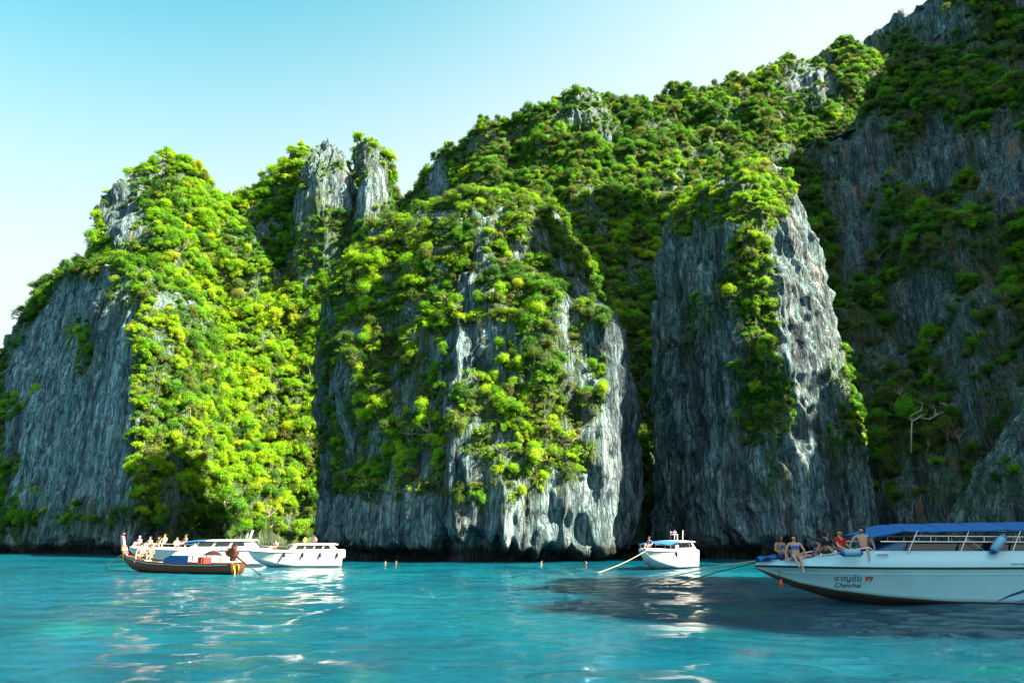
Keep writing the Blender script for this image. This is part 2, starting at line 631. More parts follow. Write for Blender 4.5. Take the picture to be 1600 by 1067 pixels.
def veg_right(V, N, px, py):
    n = fbm(V * (.07, .07, .06), 3, 76)
    d = .66 + n * .8 + .25 * N[:, 2]
    rockn = 1.0 * blob(px, py, 1570, 270, 70, 110) + 1.0 * blob(px, py, 1470, 240, 50, 70) + .9 * blob(px, py, 1340, 380, 45, 60) \
        + .9 * blob(px, py, 1450, 470, 70, 55) + .5 * blob(px, py, 1400, 560, 70, 50) + .7 * blob(px, py, 1500, 640, 50, 60) \
        + 1.0 * blob(px, py, 1450, 820, 100, 40)
    return np.clip(d - rockn * (1 + n), 0, 1)


def veg_far(V, N, px, py):
    n = fbm(V * (.05, .05, .05), 3, 77)
    return np.clip(.25 + n * .9, 0, 1)


# ---- the lit mountain on the left with its twin horns
slope('mountain_slope',
      [(20, 640, 150), (60, 490, 150), (90, 432, 150), (130, 402, 150), (150, 385, 150), (163, 350, 150), (176, 312, 151), (200, 292, 152), (240, 260, 154),
       (257, 249, 155), (280, 249, 156), (310, 266, 157), (330, 290, 158), (350, 300, 158), (380, 297, 160), (410, 286, 160), (440, 277, 160),
       (457, 256, 160), (480, 241, 160), (518, 229, 160), (540, 250, 160), (552, 274, 160), (563, 270, 160), (569, 240, 160), (577, 236, 160), (588, 247, 160),
       (597, 285, 160), (606, 315, 160), (613, 400, 160), (640, 640, 160)],
      [(20, 868, 122), (200, 868, 116), (260, 868, 108), (330, 868, 116), (450, 868, 130), (640, 868, 138)],
      M['rock'], (2.6, .9, .35), veg_left, 430, 230, 1.15, seed=3, jag=4)
# ---- the green hill behind
slope('back_hill',
      [(560, 345, 228), (600, 318, 222), (640, 300, 214), (675, 255, 205), (700, 232, 199), (740, 211, 193), (800, 186, 190), (850, 166, 190), (880, 159, 190),
       (905, 146, 190), (918, 142, 190), (938, 150, 190), (952, 164, 190), (975, 160, 190), (987, 169, 190), (1003, 160, 190), (1050, 150, 192), (1100, 132, 194),
       (1150, 121, 196), (1190, 112, 196), (1200, 97, 196), (1240, 93, 198), (1290, 86, 198), (1318, 84, 198), (1322, 74, 198), (1330, 76, 198), (1336, 84, 198), (1400, 90, 200), (1450, 100, 200)],
      [(560, 860, 196), (640, 860, 172), (700, 860, 140), (750, 860, 116), (900, 860, 104), (1040, 860, 110), (1200, 860, 128), (1450, 860, 145)],
      M['rock'], (3.2, .9, .35), veg_back, 460, 230, 1.0, seed=5, jag=3.5)
# ---- the hazy rock wall beyond
slope('far_ridge',
      [(1200, 240, 270), (1270, 160, 262), (1330, 82, 255), (1370, 60, 250), (1400, 36, 245), (1432, 6, 240), (1490, -40, 230), (1600, -90, 220), (1750, -120, 210)],
      [(1200, 800, 245), (1750, 800, 175)],
      M['rock'], (4.0, 2.2, .6), veg_far, 240, 160, 1.0, seed=7, jag=6)
# ---- the shaded mountain on the right
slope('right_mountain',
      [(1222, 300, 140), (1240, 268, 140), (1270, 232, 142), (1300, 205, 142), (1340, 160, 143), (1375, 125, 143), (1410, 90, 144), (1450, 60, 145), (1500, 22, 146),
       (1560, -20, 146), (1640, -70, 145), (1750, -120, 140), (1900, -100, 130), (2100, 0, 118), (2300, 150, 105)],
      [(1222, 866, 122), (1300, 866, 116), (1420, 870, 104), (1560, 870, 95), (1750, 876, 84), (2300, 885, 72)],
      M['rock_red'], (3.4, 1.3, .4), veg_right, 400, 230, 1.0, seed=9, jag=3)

# ---- bare crags standing on the crests
def veg_crag(V, N, px, py):
    n = fbm(V * (.2, .2, .2), 3, 78)
    return np.clip(.05 + .3 * (px > 700) + n * .55 + .5 * np.maximum(0, N[:, 2]) + .7 * np.clip((py - 310) / 40, 0, 1) * (px < 700), 0, 1)


SEC = [(-1, .8), (-1, 0), (-.6, -.7), (0, -1), (.6, -.75), (1, 0), (1, .8), (0, 1)]
tower('horn_rock', [(430, 446, 598, 152, 8), (400, 450, 592, 151, 8), (330, 458, 566, 150, 7), (290, 466, 550, 150, 5.5), (268, 474, 541, 151, 4.5), (254, 485, 535, 151, 3.4), (243, 498, 528, 152, 2.2), (234, 507, 522, 152, 1.3), (228, 512, 518, 152, .5)],
      SEC, M['rock'], (.5, .75, .3), veg_crag, .3, None, 33, 1.0, 1.2)
tower('horn_rock', [(430, 536, 612, 149, 7), (380, 544, 610, 148, 6.5), (320, 557, 604, 147, 4.5), (290, 562, 599, 147, 3.6), (264, 567, 592, 148, 2.6), (249, 571, 587, 148, 1.7), (239, 575, 582, 148, .6)],
      SEC, M['rock'], (.4, .6, .25), veg_crag, .26, None, 35, .8, 1.0)
tower('horn_rock', [(330, 462, 500, 147, 3), (280, 470, 492, 148, 2), (260, 475, 487, 148, 1.2), (248, 479, 483, 148, .5)],
      SEC, M['rock'], (.3, .5, .25), veg_crag, .26, None, 36, .8, .8)
tower('crest_crag', [(260, 850, 985, 176, 8), (205, 864, 968, 180, 6.5), (172, 886, 948, 184, 4.5), (156, 900, 934, 187, 2.5), (148, 910, 922, 188, .7)],
      SEC, M['rock'], (1.2, 1.3, .4), veg_crag, .34, None, 37, 1.0, 1.4)
# ---- the shaded sea wall at the far left
tower('sea_wall',
      [(876, -380, 367, 132, 24), (800, -350, 362, 132, 24), (700, -290, 356, 132, 23.5), (620, -210, 346, 132, 22.5), (526, -121, 331, 132, 20), (490, -74, 308, 132, 16), (455, -18, 272, 132, 12),
       (435, 28, 238, 132, 8), (422, 70, 198, 132, 4), (416, 100, 150, 132, 1.5)],
      [(-1, 1.0), (-.5, .45), (0, -.1), (.5, -.62), (.86, -1), (1, -.8), (1.0, .2), (.9, 1.1), (0, 1.2)],
      M['rock_pale'], (1.2, 1.2, .2), veg_wall, .26, (2.2, 2.6), seed=11)
# ---- the middle cliff
tower('middle_cliff',
      [(884, 462, 1014, 84, 13), (800, 470, 1011, 84, 13), (700, 480, 1006, 85, 13), (600, 490, 996, 86, 12), (500, 498, 980, 88, 11), (440, 506, 956, 90, 10), (400, 528, 936, 91, 9.5),
       (370, 562, 914, 92, 9), (348, 620, 892, 93, 7), (336, 680, 862, 94, 4.5), (330, 730, 810, 95, 1.5)],
      [(-1, .9), (-1, .4), (-.8, -.3), (-.2, -.86), (.1, -1.0), (.5, -.95), (.74, -.72), (.85, 0), (.96, .6), (1, 1.0), (.6, 1.15), (-.6, 1.1)],
      M['rock'], (1.8, 1.1, .32), veg_mid, .2, (2.1, 3.0), seed=13)
# ---- the pillar
tower('rock_pillar',
      [(880, 1030, 1388, 94, 13), (800, 1036, 1378, 94, 13), (700, 1040, 1362, 95, 12.5), (600, 1043, 1335, 95, 12), (500, 1046, 1308, 96, 11), (430, 1047, 1290, 97, 10), (400, 1050, 1285, 97, 9.5),
       (350, 1053, 1270, 98, 8.5), (325, 1060, 1258, 98, 8.5), (302, 1080, 1244, 99, 7), (288, 1112, 1232, 100, 5.5), (277, 1150, 1222, 101, 3.5), (270, 1178, 1210, 101, 1.2)],
      [(-1, .9), (-1, .45), (-.86, -.1), (-.62, -.65), (-.3, -1), (.1, -.88), (.6, -.5), (1, .15), (1, .6), (.8, 1.05), (-.7, 1.05)],
      M['rock'], (1.3, 1.45, .32), veg_pillar, .2, (2.0, 2.6), seed=17)
# ---- the buttress at the right edge
tower('shore_buttress',
      [(890, 1552, 1980, 84, 9), (800, 1556, 1970, 84, 9), (720, 1575, 1950, 85, 8), (660, 1610, 1930, 86, 7), (600, 1660, 1900, 87, 5), (560, 1720, 1860, 88, 2)],
      [(-1, .9), (-1, -.1), (-.7, -.8), (0, -1), (.7, -.8), (1, 0), (1, 1)],
      M['rock'], (1.0, 1.0, .3), veg_right, .26, (1.8, 2.0), seed=19)
# ---- unseen lagoon walls outside the frame, placed and shaped for the shade they cast
def karst(name, cx, cy, rx, ry, h, seed):
    th = np.linspace(0, 2 * np.pi, 120, endpoint=False)[None]
    t = np.linspace(0, 1, 70)[:, None]
    r = 1 - .25 * t - .75 * np.clip((t - .72) / .28, 0, 1) ** 2
    X = cx + rx * r * np.cos(th)
    Y = cy + ry * r * np.sin(th)
    Z = -3 + (h + 3) * t ** .9 + 0 * th
    n = grid_normals(X, Y, Z, True)
    if (n[20, 0] @ np.array([1, 0, 0])) < 0:
        X, Y, Z = X[:, ::-1], Y[:, ::-1], Z[:, ::-1]
    return finish_rock(name, X, Y, Z, True, M['rock'], (3.0, 1.2, .4), lambda V, N, px, py: np.clip(.5 + fbm(V * .08, 2, 80), 0, 1) * .6, False, (2, 2.5), seed)


karst('lagoon_wall', 92, 5, 26, 16, 76, 23)
karst('lagoon_wall', 98, 69, 14, 8, 72, 25)
karst('lagoon_wall', 96, 55, 13, 7, 128, 29)
karst('lagoon_wall', 168, 100, 38, 32, 215, 27)
# ------------------------------------------------------------------ vegetation prototypes
def tube_mesh(chains, sides=5):
    """chains: list of [(x,y,z,r), ...] -> verts, faces"""
    V, F = [], []
    for ch in chains:
        pts = [Vector(c[:3]) for c in ch]
        prev = None
        for i, p in enumerate(pts):
            d = (pts[min(i + 1, len(pts) - 1)] - pts[max(i - 1, 0)]).normalized()
            a = d.orthogonal().normalized() if prev is None else (prev - d * prev.dot(d)).normalized()
            prev = a
            b = d.cross(a)
            base = len(V)
            for k in range(sides):
                th = 2 * math.pi * k / sides
                V.append(p + (a * math.cos(th) + b * math.sin(th)) * ch[i][3])
            if i:
                o = base - sides
                for k in range(sides):
                    F.append((o + k, o + (k + 1) % sides, base + (k + 1) % sides, base + k))
    return V, F


def leaf_cloud(r, clumps, per, size, upbias=.5, droop=0.0):
    """clumps: [(centre, radius, flat)]; leaves as small bent quads"""
    V, F, lv = [], [], []
    for (c, cr, flat) in clumps:
        tone = r.random()
        n = int(per * (cr ** 2) * 6 + 12)
        for _ in range(n):
            d = r.normal(size=3)
            d /= np.linalg.norm(d)
            rad = cr * (r.random() ** .5) * (1.35 if r.random() < .18 else 1.0)
            p = np.array(c) + d * rad * np.array([1, 1, flat])
            p[2] -= droop * rad * r.random()
            nrm = d * .7 + np.array([0, 0, upbias]) + r.normal(size=3) * .45
            nrm /= np.linalg.norm(nrm)
            t = np.cross(nrm, r.normal(size=3))
            t /= np.linalg.norm(t) + 1e-9
            b = np.cross(nrm, t)
            s = size * (.6 + .8 * r.random())
            k = len(V)
            V += [p - t * s, p + b * s * .55 - nrm * s * .12, p + t * s, p - b * s * .55 - nrm * s * .12]
            F.append((k, k + 1, k + 2, k + 3))
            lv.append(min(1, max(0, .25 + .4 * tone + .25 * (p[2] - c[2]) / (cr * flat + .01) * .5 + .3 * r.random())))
    return V, F, lv


def make_proto(seed, kind):
    r = np.random.default_rng(seed)
    chains, clumps = [], []
    nb, hgt, sp, flat, dome = {'umbrella': (11, .6, .82, .75, .38), 'round': (13, .40, .62, 1.0, .72), 'spread': (9, .45, .95, .7, .3), 'tall': (14, .55, .48, 1.05, 1.0)}.get(kind, (9, .5, .8, .75, .5))
    fork = np.array([r.normal() * .08, r.normal() * .08, hgt * .6])
    chains.append([(0, 0, -.35, .075), (fork[0] * .3, fork[1] * .3, hgt * .2, .06), (*fork, .048)])
    for k in range(nb):
        a = 2 * math.pi * (k * .618)
        q = sp * math.sqrt((k + .6) / nb) * (.85 + .3 * r.random())
        z = hgt + dome * math.sqrt(max(0, 1 - min(1, q / sp) ** 2)) + .07 * r.normal()
        c = np.array([math.cos(a) * q, math.sin(a) * q, z])
        mid = (fork + c) / 2 + r.normal(size=3) * .06
        chains.append([(*fork, .034), (*mid, .024), (*c, .010)])
        cr = (.17 + .22 * r.random()) * (.7 if kind == 'sparse' else 1.0)
        clumps.append((c, cr, flat + .2 * r.random()))
        if kind == 'sparse' or r.random() < .6:
            e = c + np.array([math.cos(a + r.normal()) * .22, math.sin(a + r.normal()) * .22, -.12 + .28 * r.random()])
            chains.append([(*mid, .018), (*e, .006)])
            clumps.append((e, cr * .65, flat + .1))
    if kind in ('umbrella', 'round', 'tall'):
        clumps.append((np.array([0, 0, hgt + dome * .75]), .38, flat))
    per = {'sparse': 120, 'spread': 220}.get(kind, 260)
    V, F, lv = leaf_cloud(r, clumps, per, .043 if kind != 'sparse' else .038)
    cm = bpy.data.meshes.new('crown')
    cm.from_pydata([tuple(v) for v in V], [], F)
    a_ = cm.attributes.new('lv', 'FLOAT', 'FACE')
    a_.data.foreach_set('value', np.array(lv, np.float32))
    tv, tf = tube_mesh(chains, 5)
    tm = bpy.data.meshes.new('trunk')
    tm.from_pydata([tuple(v) for v in tv], [], tf)
    tm.materials.append(M['bark'])
    return cm, tm


def make_palm(seed):
    r = np.random.default_rng(seed)
    V, F, lv = [], [], []
    for k in range(13):
        a = 2 * math.pi * k / 13 + r.random() * .4
        el = .3 + .9 * r.random()
        L = .75 + .3 * r.random()
        P = []
        for i in range(9):
            t = i / 8
            P.append(np.array([math.cos(a) * L * t * math.cos(el), math.sin(a) * L * t * math.cos(el), .5 + L * (t * math.sin(el) - .75 * t * t)]))
        for i in range(1, 9):
            d = P[i] - P[i - 1]
            side = np.cross(d, (0, 0, 1))
            side /= np.linalg.norm(side) + 1e-9
            for sgn in (-1, 1):
                w = .24 * math.sin(math.pi * (i / 9) ** .8) + .03
                q = len(V)
                V += [P[i - 1], P[i - 1] + d * .45, P[i] + side * sgn * w + d * .5 + np.array([0, 0, -.08])]
                F.append((q, q + 1, q + 2))
                lv.append(.4 + .5 * r.random())
    cm = bpy.data.meshes.new('crown')
    cm.from_pydata([tuple(v) for v in V], [], F)
    a_ = cm.attributes.new('lv', 'FLOAT', 'FACE')
    a_.data.foreach_set('value', np.array(lv, np.float32))
    tv, tf = tube_mesh([[(0, 0, -.4, .05), (.03, 0, 0, .045), (0, .02, .5, .04)]], 5)
    tm = bpy.data.meshes.new('trunk')
    tm.from_pydata([tuple(v) for v in tv], [], tf)
    tm.materials.append(M['bark'])
    return cm, tm


KINDS = ['umbrella', 'round', 'round', 'tall', 'sparse', 'round', 'tall', 'sparse']
PROTO = [make_proto(100 + i, k) for i, k in enumerate(KINDS)] + [make_palm(140)]
LEAFS = ['leaf', 'leaf_bright', 'leaf_dry']
proto_col = {}
VAR = {}          # (proto, leaf) -> crown mesh
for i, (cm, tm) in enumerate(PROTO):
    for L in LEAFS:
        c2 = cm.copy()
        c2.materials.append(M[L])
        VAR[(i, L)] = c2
VLIST = [(i, L) for L in LEAFS for i in range(len(PROTO))]
stock = bpy.data.collections.new('foliage_stock')
for j, (i, L) in enumerate(VLIST):
    bmx = bmesh.new()
    bmx.from_mesh(VAR[(i, L)])
    nf = len(bmx.faces)
    bmx.from_mesh(PROTO[i][1])
    bmx.faces.ensure_lookup_table()
    for f in bmx.faces[nf:]:
        f.material_index = 1
    me = bpy.data.meshes.new('plant')
    bmx.to_mesh(me)
    bmx.free()
    me.materials.clear()
    me.materials.append(M[L])
    me.materials.append(M['bark'])
    o = bpy.data.objects.new('plant_%02d' % j, me)
    stock.objects.link(o)

# ------------------------------------------------------------------ scatter
bvh = BVHTree.FromPolygons([tuple(v) for v in np.concatenate(BVH_V)], [tuple(f) for f in np.concatenate(BVH_F)])
CAMP = Vector((0, 0, CAM_H))


def scatter(name, spacing, rmin, rmax, thr, bright, dry, under=0.0, kinds=None, big=1.0, tilt=.35):
    """points on the rock called name; returns list of dicts"""
    out = []
    for (nm, V, F, N, veg) in SCATTER:
        if nm != name:
            continue
        A = V[F[:, 0]]
        e1, e2 = V[F[:, 1]] - A, V[F[:, 3]] - A
        area = np.linalg.norm(np.cross(e1, e2), axis=1)
        fv = veg[F].mean(1)
        fN = N[F].mean(1)
        fN /= np.linalg.norm(fN, axis=1, keepdims=True) + 1e-9
        cen = V[F].mean(1)
        w = area * np.clip((fv - thr) / (1 - thr), 0, 1) * (cen[:, 2] > 1.5)
        # the far side of things carries only a thin cover
        tocam = np.array([0, 0, CAM_H]) - cen
        tocam /= np.linalg.norm(tocam, axis=1, keepdims=True)
        w *= np.where((fN * tocam).sum(1) > -.25, 1, .12)
        w *= np.where(cen[:, 2] < 3.5, .3, 1)
        n = int(w.sum() / (spacing ** 2) * 1.15)
        idx = rng.choice(len(F), n, p=w / w.sum())
        uv = rng.random((n, 2))
        P = A[idx] + e1[idx] * uv[:, :1] + e2[idx] * uv[:, 1:]
        nn = fN[idx]
        # thin out: keep a minimum distance with a grid hash
        order = rng.permutation(n)
        cell = spacing * .55
        seen = set()
        for q in order:
            key = tuple((P[q] // cell).astype(int))
            if key in seen:
                continue
            seen.add(key)
            out.append((P[q], nn[q], fv[idx[q]]))
    res = []
    if not out:
        return res
    P = np.array([o[0] for o in out])
    N = np.array([o[1] for o in out])
    fv = np.array([o[2] for o in out])
    zone = fbm(P * .07, 2, 91)
    zone2 = fbm(P * .12, 2, 93)
    px, py, dd = proj(P)
    for q in range(len(P)):
        s = rmin + (rmax - rmin) * rng.random() ** 1.9
        s *= (.6 + .45 * fv[q]) * (1.35 if rng.random() < .05 else 1)
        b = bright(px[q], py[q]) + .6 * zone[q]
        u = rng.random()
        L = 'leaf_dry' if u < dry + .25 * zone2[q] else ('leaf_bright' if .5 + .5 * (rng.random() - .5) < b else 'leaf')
        steep = N[q, 2] < .45
        kk = kinds or ([0, 1, 2, 3, 5, 6, 1] if not steep else [0, 4, 7, 1, 2, 5])
        i = kk[int(rng.integers(len(kk)))]
        if rng.random() < .012:
            i = len(PROTO) - 1
        up = (Vector((0, 0, 1)).lerp(Vector(N[q]), tilt) + Vector(rng.normal(size=3)) * .18).normalized()
        rot = (up.to_track_quat('Z', 'Y').to_matrix() @ Matrix.Rotation(rng.random() * 6.283, 3, 'Z')).to_euler()
        res.append((P[q] - N[q] * .12, tuple(rot), s, i, L, name, px[q], py[q], dd[q]))
    return res


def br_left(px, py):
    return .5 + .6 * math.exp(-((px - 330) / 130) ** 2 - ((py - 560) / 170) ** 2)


ALL = []
ALL += scatter('mountain_slope', 1.25, .5, 2.3, .12, br_left, .10)
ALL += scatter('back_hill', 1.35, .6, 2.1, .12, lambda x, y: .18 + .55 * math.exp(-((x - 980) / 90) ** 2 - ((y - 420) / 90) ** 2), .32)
ALL += scatter('horn_rock', 1.4, .5, 1.5, .25, lambda x, y: .3, .3)
ALL += scatter('crest_crag', 1.5, .5, 1.6, .25, lambda x, y: .2, .3)
ALL += scatter('far_ridge', 3.2, 1.2, 2.4, .25, lambda x, y: .0, .3)
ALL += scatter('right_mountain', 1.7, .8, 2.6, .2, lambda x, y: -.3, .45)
ALL += scatter('sea_wall', 1.2, .7, 1.7, .3, lambda x, y: .4, .2)
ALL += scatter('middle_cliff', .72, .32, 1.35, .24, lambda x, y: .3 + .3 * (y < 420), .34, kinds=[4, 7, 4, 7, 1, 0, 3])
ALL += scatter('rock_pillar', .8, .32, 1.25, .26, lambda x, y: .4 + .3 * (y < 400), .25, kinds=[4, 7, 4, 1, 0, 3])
ALL += scatter('shore_buttress', 1.6, .6, 1.4, .4, lambda x, y: .1, .3)
ALL += scatter('lagoon_wall', 4.0, 1.5, 3.0, .3, lambda x, y: .1, .2)

# which plants the photograph shows largest
score = []
for q, (P, rot, s, i, L, nm, px, py, dd) in enumerate(ALL):
    v = 0
    if -20 < px < 1620 and -20 < py < 1000 and dd > 0:
        tip = Vector(P) + Vector((0, 0, s * .7))
        d = tip - CAMP
        dist = d.length
        hit = bvh.ray_cast(CAMP, d.normalized(), dist - s * .9 - .3)
        if hit[0] is None:
            v = s / dist * (1.25 if nm in ('middle_cliff', 'rock_pillar') else 1.0)
    score.append(v)
order = np.argsort(-np.array(score))
QUOTA = {'middle_cliff': 105, 'rock_pillar': 45, 'mountain_slope': 70, 'back_hill': 45, 'right_mountain': 25, 'sea_wall': 10}
chosen = {}
for q in order:
    if score[q] <= 0:
        break
    nm = ALL[q][5]
    if QUOTA.get(nm, 0) > 0 and ALL[q][3] < 8:
        QUOTA[nm] -= 1
        chosen[int(q)] = True
GROUPS = {k: (0, 'trees on the ' + v) for k, v in (('middle_cliff', 'middle cliff'), ('rock_pillar', 'rock pillar'), ('mountain_slope', 'sunlit left slope'), ('back_hill', 'hill behind'), ('right_mountain', 'shaded mountainside'), ('sea_wall', 'sea wall'))}
FORM = {'umbrella': 'flat-topped', 'round': 'bushy round', 'tall': 'upright', 'sparse': 'thin open', 'spread': 'spreading'}
TONE = {'leaf': 'green', 'leaf_bright': 'yellow-green', 'leaf_dry': 'olive'}
SPAN = {'middle_cliff': (780, 550, 720, 'middle cliff'), 'rock_pillar': (1160, 430, 620, 'rock pillar'), 'mountain_slope': (330, 430, 600, 'sunlit slope'),
        'back_hill': (950, 250, 350, 'green hill behind'), 'right_mountain': (1450, 250, 500, 'shaded mountainside'), 'sea_wall': (120, 480, 600, 'grey sea wall')}
BIGS = {nm: max(ALL[q][2] for q in chosen if ALL[q][5] == nm) for nm in SPAN}
for q in chosen:
    P, rot, s, i, L, nm, px, py, dd = ALL[q]
    e = bpy.data.objects.new('cliff_tree', None)
    COL.objects.link(e)
    e.location = P
    e.rotation_euler = rot
    e.scale = (s, s, s)
    e.empty_display_size = .3
    mx, y1, y2, where = SPAN[nm]
    lvl = 'high on' if py < y1 else ('halfway up' if py < y2 else 'low on')
    side = 'left' if px < mx else 'right'
    tag(e, '%s%s %s tree %s the %s half of the %s' % ('large ' if s > .8 * BIGS[nm] else 'small ' if s < .62 * BIGS[nm] else '', FORM[KINDS[i]], TONE[L], lvl, side, where), 'tree', GROUPS[nm][1])
    c = bpy.data.objects.new('crown', VAR[(i, L)])
    t = bpy.data.objects.new('trunk', PROTO[i][1])
    for o in (c, t):
        COL.objects.link(o)
        o.parent = e


def gn_instancer():
    ng = bpy.data.node_groups.new('plant_scatter', 'GeometryNodeTree')
    ng.interface.new_socket('Geometry', in_out='INPUT', socket_type='NodeSocketGeometry')
    ng.interface.new_socket('Geometry', in_out='OUTPUT', socket_type='NodeSocketGeometry')
    n, l = ng.nodes, ng.links
    gi, go = n.new('NodeGroupInput'), n.new('NodeGroupOutput')
    ci = n.new('GeometryNodeCollectionInfo')
    ci.inputs['Collection'].default_value = stock
    ci.inputs['Separate Children'].default_value = True
    ci.inputs['Reset Children'].default_value = True
    ip = n.new('GeometryNodeInstanceOnPoints')
    ip.inputs['Pick Instance'].default_value = True

    def na(name, dt):
        a = n.new('GeometryNodeInputNamedAttribute')
        a.data_type = dt
        a.inputs['Name'].default_value = name
        return a.outputs['Attribute']
    l.new(gi.outputs[0], ip.inputs['Points'])
    l.new(ci.outputs[0], ip.inputs['Instance'])
    l.new(na('idx', 'INT'), ip.inputs['Instance Index'])
    l.new(na('rot', 'FLOAT_VECTOR'), ip.inputs['Rotation'])
    l.new(na('scl', 'FLOAT'), ip.inputs['Scale'])
    l.new(ip.outputs[0], go.inputs[0])
    return ng


NG = gn_instancer()


def mass(name, items, label):
    me = bpy.data.meshes.new(name)
    n = len(items)
    me.vertices.add(n)
    me.vertices.foreach_set('co', np.array([it[0] for it in items], np.float32).ravel())
    me.attributes.new('rot', 'FLOAT_VECTOR', 'POINT').data.foreach_set('vector', np.array([it[1] for it in items], np.float32).ravel())
    me.attributes.new('scl', 'FLOAT', 'POINT').data.foreach_set('value', np.array([it[2] for it in items], np.float32))
    me.attributes.new('idx', 'INT', 'POINT').data.foreach_set('value', np.array([VLIST.index((it[3], it[4])) for it in items], np.int32))
    o = link(name, me)
    md = o.modifiers.new('scatter', 'NODES')
    md.node_group = NG
    return tag(o, label, 'foliage', kind='stuff')


rest = [it for q, it in enumerate(ALL) if q not in chosen]
mass('jungle_foliage', rest, 'dense green jungle growth covering the cliffs and mountainsides')
print('PLANTS', len(ALL), 'things', len(chosen))
# ------------------------------------------------------------------ boats: materials
M['gel'] = plain('white_gelcoat', (.62, .64, .65), .22, .5, 0, .05, 2.5)
M['gel_aqua'] = plain('pale_aqua_gelcoat', (.32, .66, .74), .2, .5, 0, .14, 1.3)  # white hull: the water's teal cast is put into the paint colour
M['gel_aqua_deck'] = plain('pale_aqua_deck', (.34, .64, .74), .35, .4, 0, .07, 3)  # deck of the same boat, teal cast put into its colour too
M['gel_deck'] = plain('deck_gelcoat', (.70, .72, .72), .4, .4, 0, .07, 3)
M['stripe_black'] = plain('black_rubbing_strake', (.012, .012, .016), .4)
M['boot'] = plain('antifouling', (.14, .13, .09), .7, .3, 0, .3, 3)
M['blue_paint'] = plain('blue_graphic', (.01, .06, .28), .3)
M['blue_cloth'] = plain('blue_canvas', (.014, .12, .37), .8, .2, 0, .18, 3, .4)
M['blue_fender'] = plain('pale_blue_vinyl', (.16, .42, .58), .45, .5, 0, .15, 6)
M['steel'] = plain('stainless_tube', (.62, .64, .66), .18, .5, 1, .05, 5)
M['tint'] = plain('tinted_glass', (.008, .010, .013), .06, .8, 0, .1, 3)
M['glass_blue'] = plain('screen_glass', (.02, .10, .22), .06, .8, 0, .1, 3)
M['dark'] = plain('dark_upholstery', (.02, .02, .025), .8, .2)
M['seat'] = plain('seat_vinyl', (.5, .5, .48), .6, .3)
M['ink'] = plain('navy_lettering', (.012, .02, .07), .5)
M['ink_red'] = plain('red_lettering', (.45, .01, .015), .5)
M['rope'] = plain('mooring_rope', (.45, .36, .24), .9, .1, 0, .25, 14)
M['rope_dark'] = plain('thin_dark_line', (.05, .05, .05), .9, .1)
M['wood'] = plain('weathered_teak', (.10, .045, .024), .6, .35, 0, .45, 5, .4)
M['wood_red'] = plain('red_brown_teak', (.20, .055, .022), .5, .4, 0, .35, 5, .4)
M['iron'] = plain('rusty_engine', (.11, .045, .03), .6, .4, .3, .5, 9, .5)
M['shaft'] = plain('dark_steel_shaft', (.05, .03, .028), .5, .4, .6, .3, 6)
M['white_cloth'] = plain('white_awning', (.75, .75, .72), .8, .2, 0, .1, 4, .3)
M['pink'] = plain('pink_ribbon', (.65, .10, .16), .8, .2, 0, .2, 8)
M['yellow'] = plain('yellow_ribbon', (.70, .48, .03), .8, .2, 0, .2, 8)
M['green'] = plain('green_ribbon', (.04, .35, .12), .8, .2, 0, .2, 8)
M['red_paint'] = plain('red_paint', (.50, .03, .03), .5)
M['orange'] = plain('orange_float', (.75, .10, .03), .5)
M['skin_a'] = plain('skin_light', (.50, .30, .22), .55, .4, 0, .08, 9)
M['skin_b'] = plain('skin_tan', (.36, .20, .13), .55, .4, 0, .08, 9)
M['hair'] = plain('black_hair', (.012, .009, .008), .45, .4, 0, .3, 20)
M['hair_brown'] = plain('brown_hair', (.06, .03, .018), .5, .4, 0, .3, 20)
CLOTH = {}


def cloth(col):
    if col not in CLOTH:
        CLOTH[col] = plain('cloth_%02x%02x%02x' % tuple(int(c * 255) for c in col), col, .85, .15, 0, .15, 10)
    return CLOTH[col]


# ------------------------------------------------------------------ mesh helpers
def pym(name, V, F, mat=None, parent=None, smooth=False, bevel=0):
    me = bpy.data.meshes.new(name)
    me.from_pydata([tuple(v) for v in V], [], [tuple(f) for f in F])
    if smooth:
        me.polygons.foreach_set('use_smooth', [True] * len(me.polygons))
    bm = bmesh.new()
    bm.from_mesh(me)
    bmesh.ops.recalc_face_normals(bm, faces=bm.faces)
    if bevel:
        bmesh.ops.bevel(bm, geom=bm.edges[:], offset=bevel, segments=2, affect='EDGES')
    bm.to_mesh(me)
    bm.free()
    return link(name, me, mat, parent)


def boxv(c, s, rz=0, ry=0):
    R = Euler((0, ry, rz)).to_matrix()
    V = [Vector(c) + R @ Vector((x * s[0] / 2, y * s[1] / 2, z * s[2] / 2)) for x in (-1, 1) for y in (-1, 1) for z in (-1, 1)]
    F = [(0, 1, 3, 2), (4, 6, 7, 5), (0, 4, 5, 1), (2, 3, 7, 6), (0, 2, 6, 4), (1, 5, 7, 3)]
    return V, F


def box(name, c, s, mat, parent, rz=0, ry=0, bevel=.02):
    V, F = boxv(c, s, rz, ry)
    return pym(name, V, F, mat, parent, False, bevel)


def tubes(name, chains, mat, parent=None, sides=8):
    V, F = tube_mesh(chains, sides)
    o = pym(name, V, F, mat, parent, True)
    return o


def line(a, b, r, n=2):
    a, b = Vector(a), Vector(b)
    return [(*(a.lerp(b, i / (n - 1))), r) for i in range(n)]


